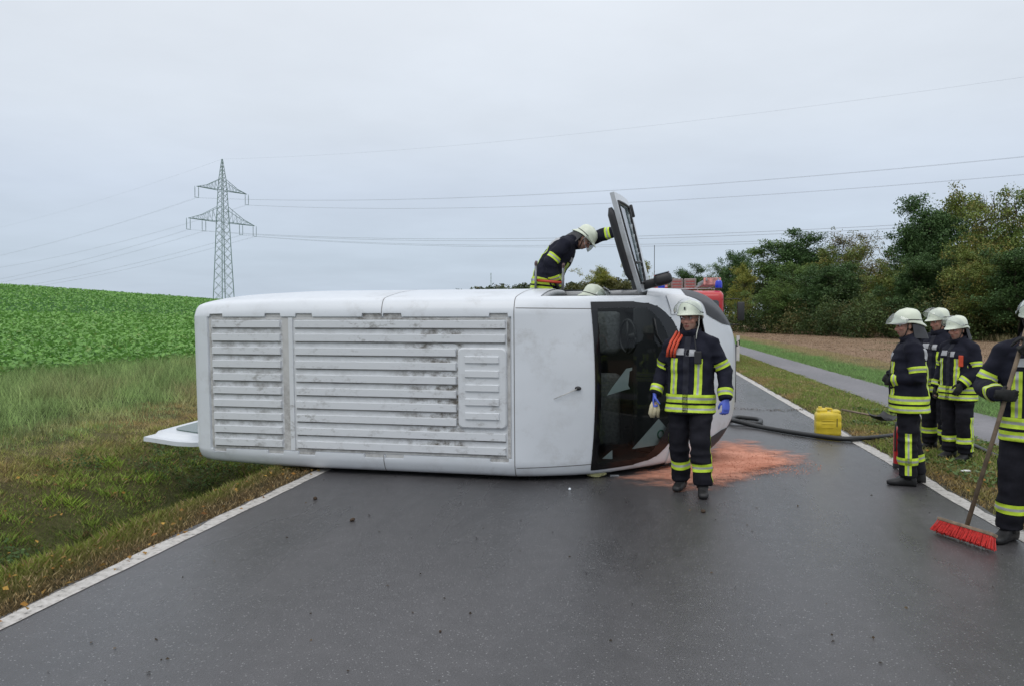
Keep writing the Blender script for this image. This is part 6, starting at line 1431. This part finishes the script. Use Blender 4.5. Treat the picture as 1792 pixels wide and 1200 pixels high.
# ------------------------------------------------------------------ fire engine behind the van
M_FR = mat('fire_red', (.47, .018, .022), .3, coat=.5); M_FW = mat('fire_white', (.75, .75, .74), .35, coat=.3); M_SCR = mat('truck_glass', (.05, .06, .065), .06, coat=.5); M_BLUE = mat('blue_beacon', (.01, .03, .55), .15, coat=.6)
ZT = 28.0; cxT = 6.40
ft = empty('fire_engine', 'red fire engine with blue beacons facing the camera behind the van', 'fire engine', (cxT, ZT, -.08), -TH)
def cabsec(y): return y
b = MB(); rings = []
for y, w, zlo, zhi, r in ((-.02, 1.06, .55, 2.58, .14), (.04, 1.13, .50, 2.66, .16), (.18, 1.16, .48, 2.74, .17), (.5, 1.17, .48, 2.78, .17), (1.9, 1.17, .48, 2.78, .17)):
    rings.append([Vector((x, y, z)) for x, z in rrect(-w, w, zlo, zhi, r, 5)])
n = len(rings[0]); b.add([p for rg in rings for p in rg], [(i * n + k, i * n + (k + 1) % n, (i + 1) * n + (k + 1) % n, (i + 1) * n + k) for i in range(4) for k in range(n)] + [tuple(range(n - 1, -1, -1)), tuple(4 * n + k for k in range(n))])
b.build('cab', M_FR, ft, True, 45)
b = MB(); b.rbox((0, 4.0, 1.75), (2.4, 4.1, 2.1), .06); b.build('equipment_body', M_FR, ft, True, 40)
for sg in (1, -1):
    for k in range(3): b = MB(); b.rbox((sg * 1.21, 2.7 + 1.25 * k, 1.7), (.02, 1.1, 1.6), .005, seg=1); b.build('roller_shutter', M_ALU, ft)
b = MB(); pts = [Vector((x, -.035 - .0 * abs(x), z)) for x, z in rrect(-.98, .98, 1.42, 2.42, .10, 5)]; b.add(pts + [p + Vector((0, .05, 0)) for p in pts], [tuple(range(len(pts)))[::-1]] + [(k, (k + 1) % len(pts), len(pts) + (k + 1) % len(pts), len(pts) + k) for k in range(len(pts))]); ws = b.build('windscreen', M_SCR, ft)
for sg in (-.45, .35): b = MB(); b.tube([(sg, -.045, 1.42), (sg + .3, -.05, 1.9)], .012, 5); b.build('wiper', M_BLACKP, ws)
b = MB(); b.rbox((0, -.045, 1.12), (1.7, .05, .30), .02); b.build('grille', M_BLACKP, ft, True, 40); b = MB(); b.rbox((0, -.10, .55), (2.3, .25, .36), .05); b.build('bumper', M_FW, ft, True, 40)
for sg in (1, -1):
    b = MB(); b.rbox((sg * .82, -.235, .60), (.36, .03, .18), .02); b.build('headlight', M_LENS, ft, True, 40)
    for y in (.95, 4.6):
        Mw = Matrix.Rotation(D2R(90), 3, 'Y'); w = MB(); w.lathe([(.26, -.13), (.44, -.13), (.48, -.08), (.48, .08), (.44, .13), (.26, .13)], 24, M=Mw, c=(sg * 1.0, y, .48)); wo = w.build('wheel', M_RUB, ft, True, 40); w = MB(); w.lathe([(.05, -.10), (.26, -.10), (.26, .10), (.05, .06)], 20, M=Mw, c=(sg * 1.0, y, .48)); w.build('rim', M_RIM, wo, True, 40)
    b = MB(); b.lathe([(.13, 2.77), (.13, 2.80), (.12, 2.84)], 18, c=(sg * 1.02, .55, .06)); bb = b.build('beacon_base', M_BLACKP, ft); b = MB(); b.lathe([(.125, 2.82), (.13, 2.92), (.125, 3.02), (.10, 3.08), (.03, 3.10)], 18, c=(sg * 1.02, .55, .06)); b.build('blue_beacon', M_BLUE, ft, True, 50)
    b = MB(); b.tube([(sg * 1.15, .05, 2.45), (sg * 1.62, -.15, 2.46), (sg * 1.72, -.15, 2.40)], .018, 6); b.tube([(sg * 1.15, .05, 1.55), (sg * 1.66, -.15, 1.56)], .018, 6); b.build('mirror_arm', M_BLACKP, ft, True)
    b = MB(); b.rbox((sg * 1.72, -.15, 2.02), (.24, .10, .66), .04); b.build('mirror', M_BLACKP, ft, True, 40)
for k, (x, w) in enumerate(((-.38, .46), (.12, .46))):
    b = MB(); b.rbox((x, 2.6, 3.10), (w, .5, .42), .02, seg=1); cr_ = b.build('roof_crate', mat('crate_grey', (.26, .22, .21), .7, var=.2, vscale=12) if k == 0 else bpy.data.materials['crate_grey'], ft)
    for q in range(3): b = MB(); b.box((x, 2.344, 2.98 + .11 * q), (w * .72, .006, .05)); b.build('crate_slot', mat('crate_red', (.35, .10, .09), .7) if k == 0 and q == 0 else bpy.data.materials['crate_red'], cr_)
b = MB(); b.rbox((-1.0, 2.9, 3.16), (.52, 1.2, .50), .02, seg=1); rb = b.build('hose_reel_box', M_FR, ft)
for q in range(3): b = MB(); b.box((-1.0, 2.295, 3.02 + .13 * q), (.50, .008, .04)); b.build('white_stripe', M_FW, rb)
lx = MB()
for x in (.55, 1.10): lx.box((x, 3.2, 3.08), (.05, 4.2, .09))
for x in (.62, 1.03): lx.box((x, 3.0, 3.20), (.05, 4.2, .09))
for k in range(12): lx.tube([(.55, 1.2 + k * .35, 3.08), (1.10, 1.2 + k * .35, 3.08)], .018, 6)
lx.build('roof_ladder', M_ALU, ft)
b = MB(); b.rbox((.84, 1.08, 3.14), (.62, .03, .26), .01, seg=1); b.build('ladder_end_board', mat('stripe_board', (.62, .30, .27), .6, var=.4, vscale=9), ft)
b = MB(); b.tube([(-1.25, 2.2, 2.8), (-1.25, 2.2, 4.6)], .012, 5); b.build('whip_antenna', M_BLACKP, ft)
b = MB(); b.tube([(-1.1, .9, 2.86), (1.1, .9, 2.86)], .025, 6); [b.tube([(x, .9, 2.76), (x, .9, 2.88)], .02, 5) for x in (-.9, -.3, .3, .9)]; b.build('roof_rail', M_ALU, ft, True)
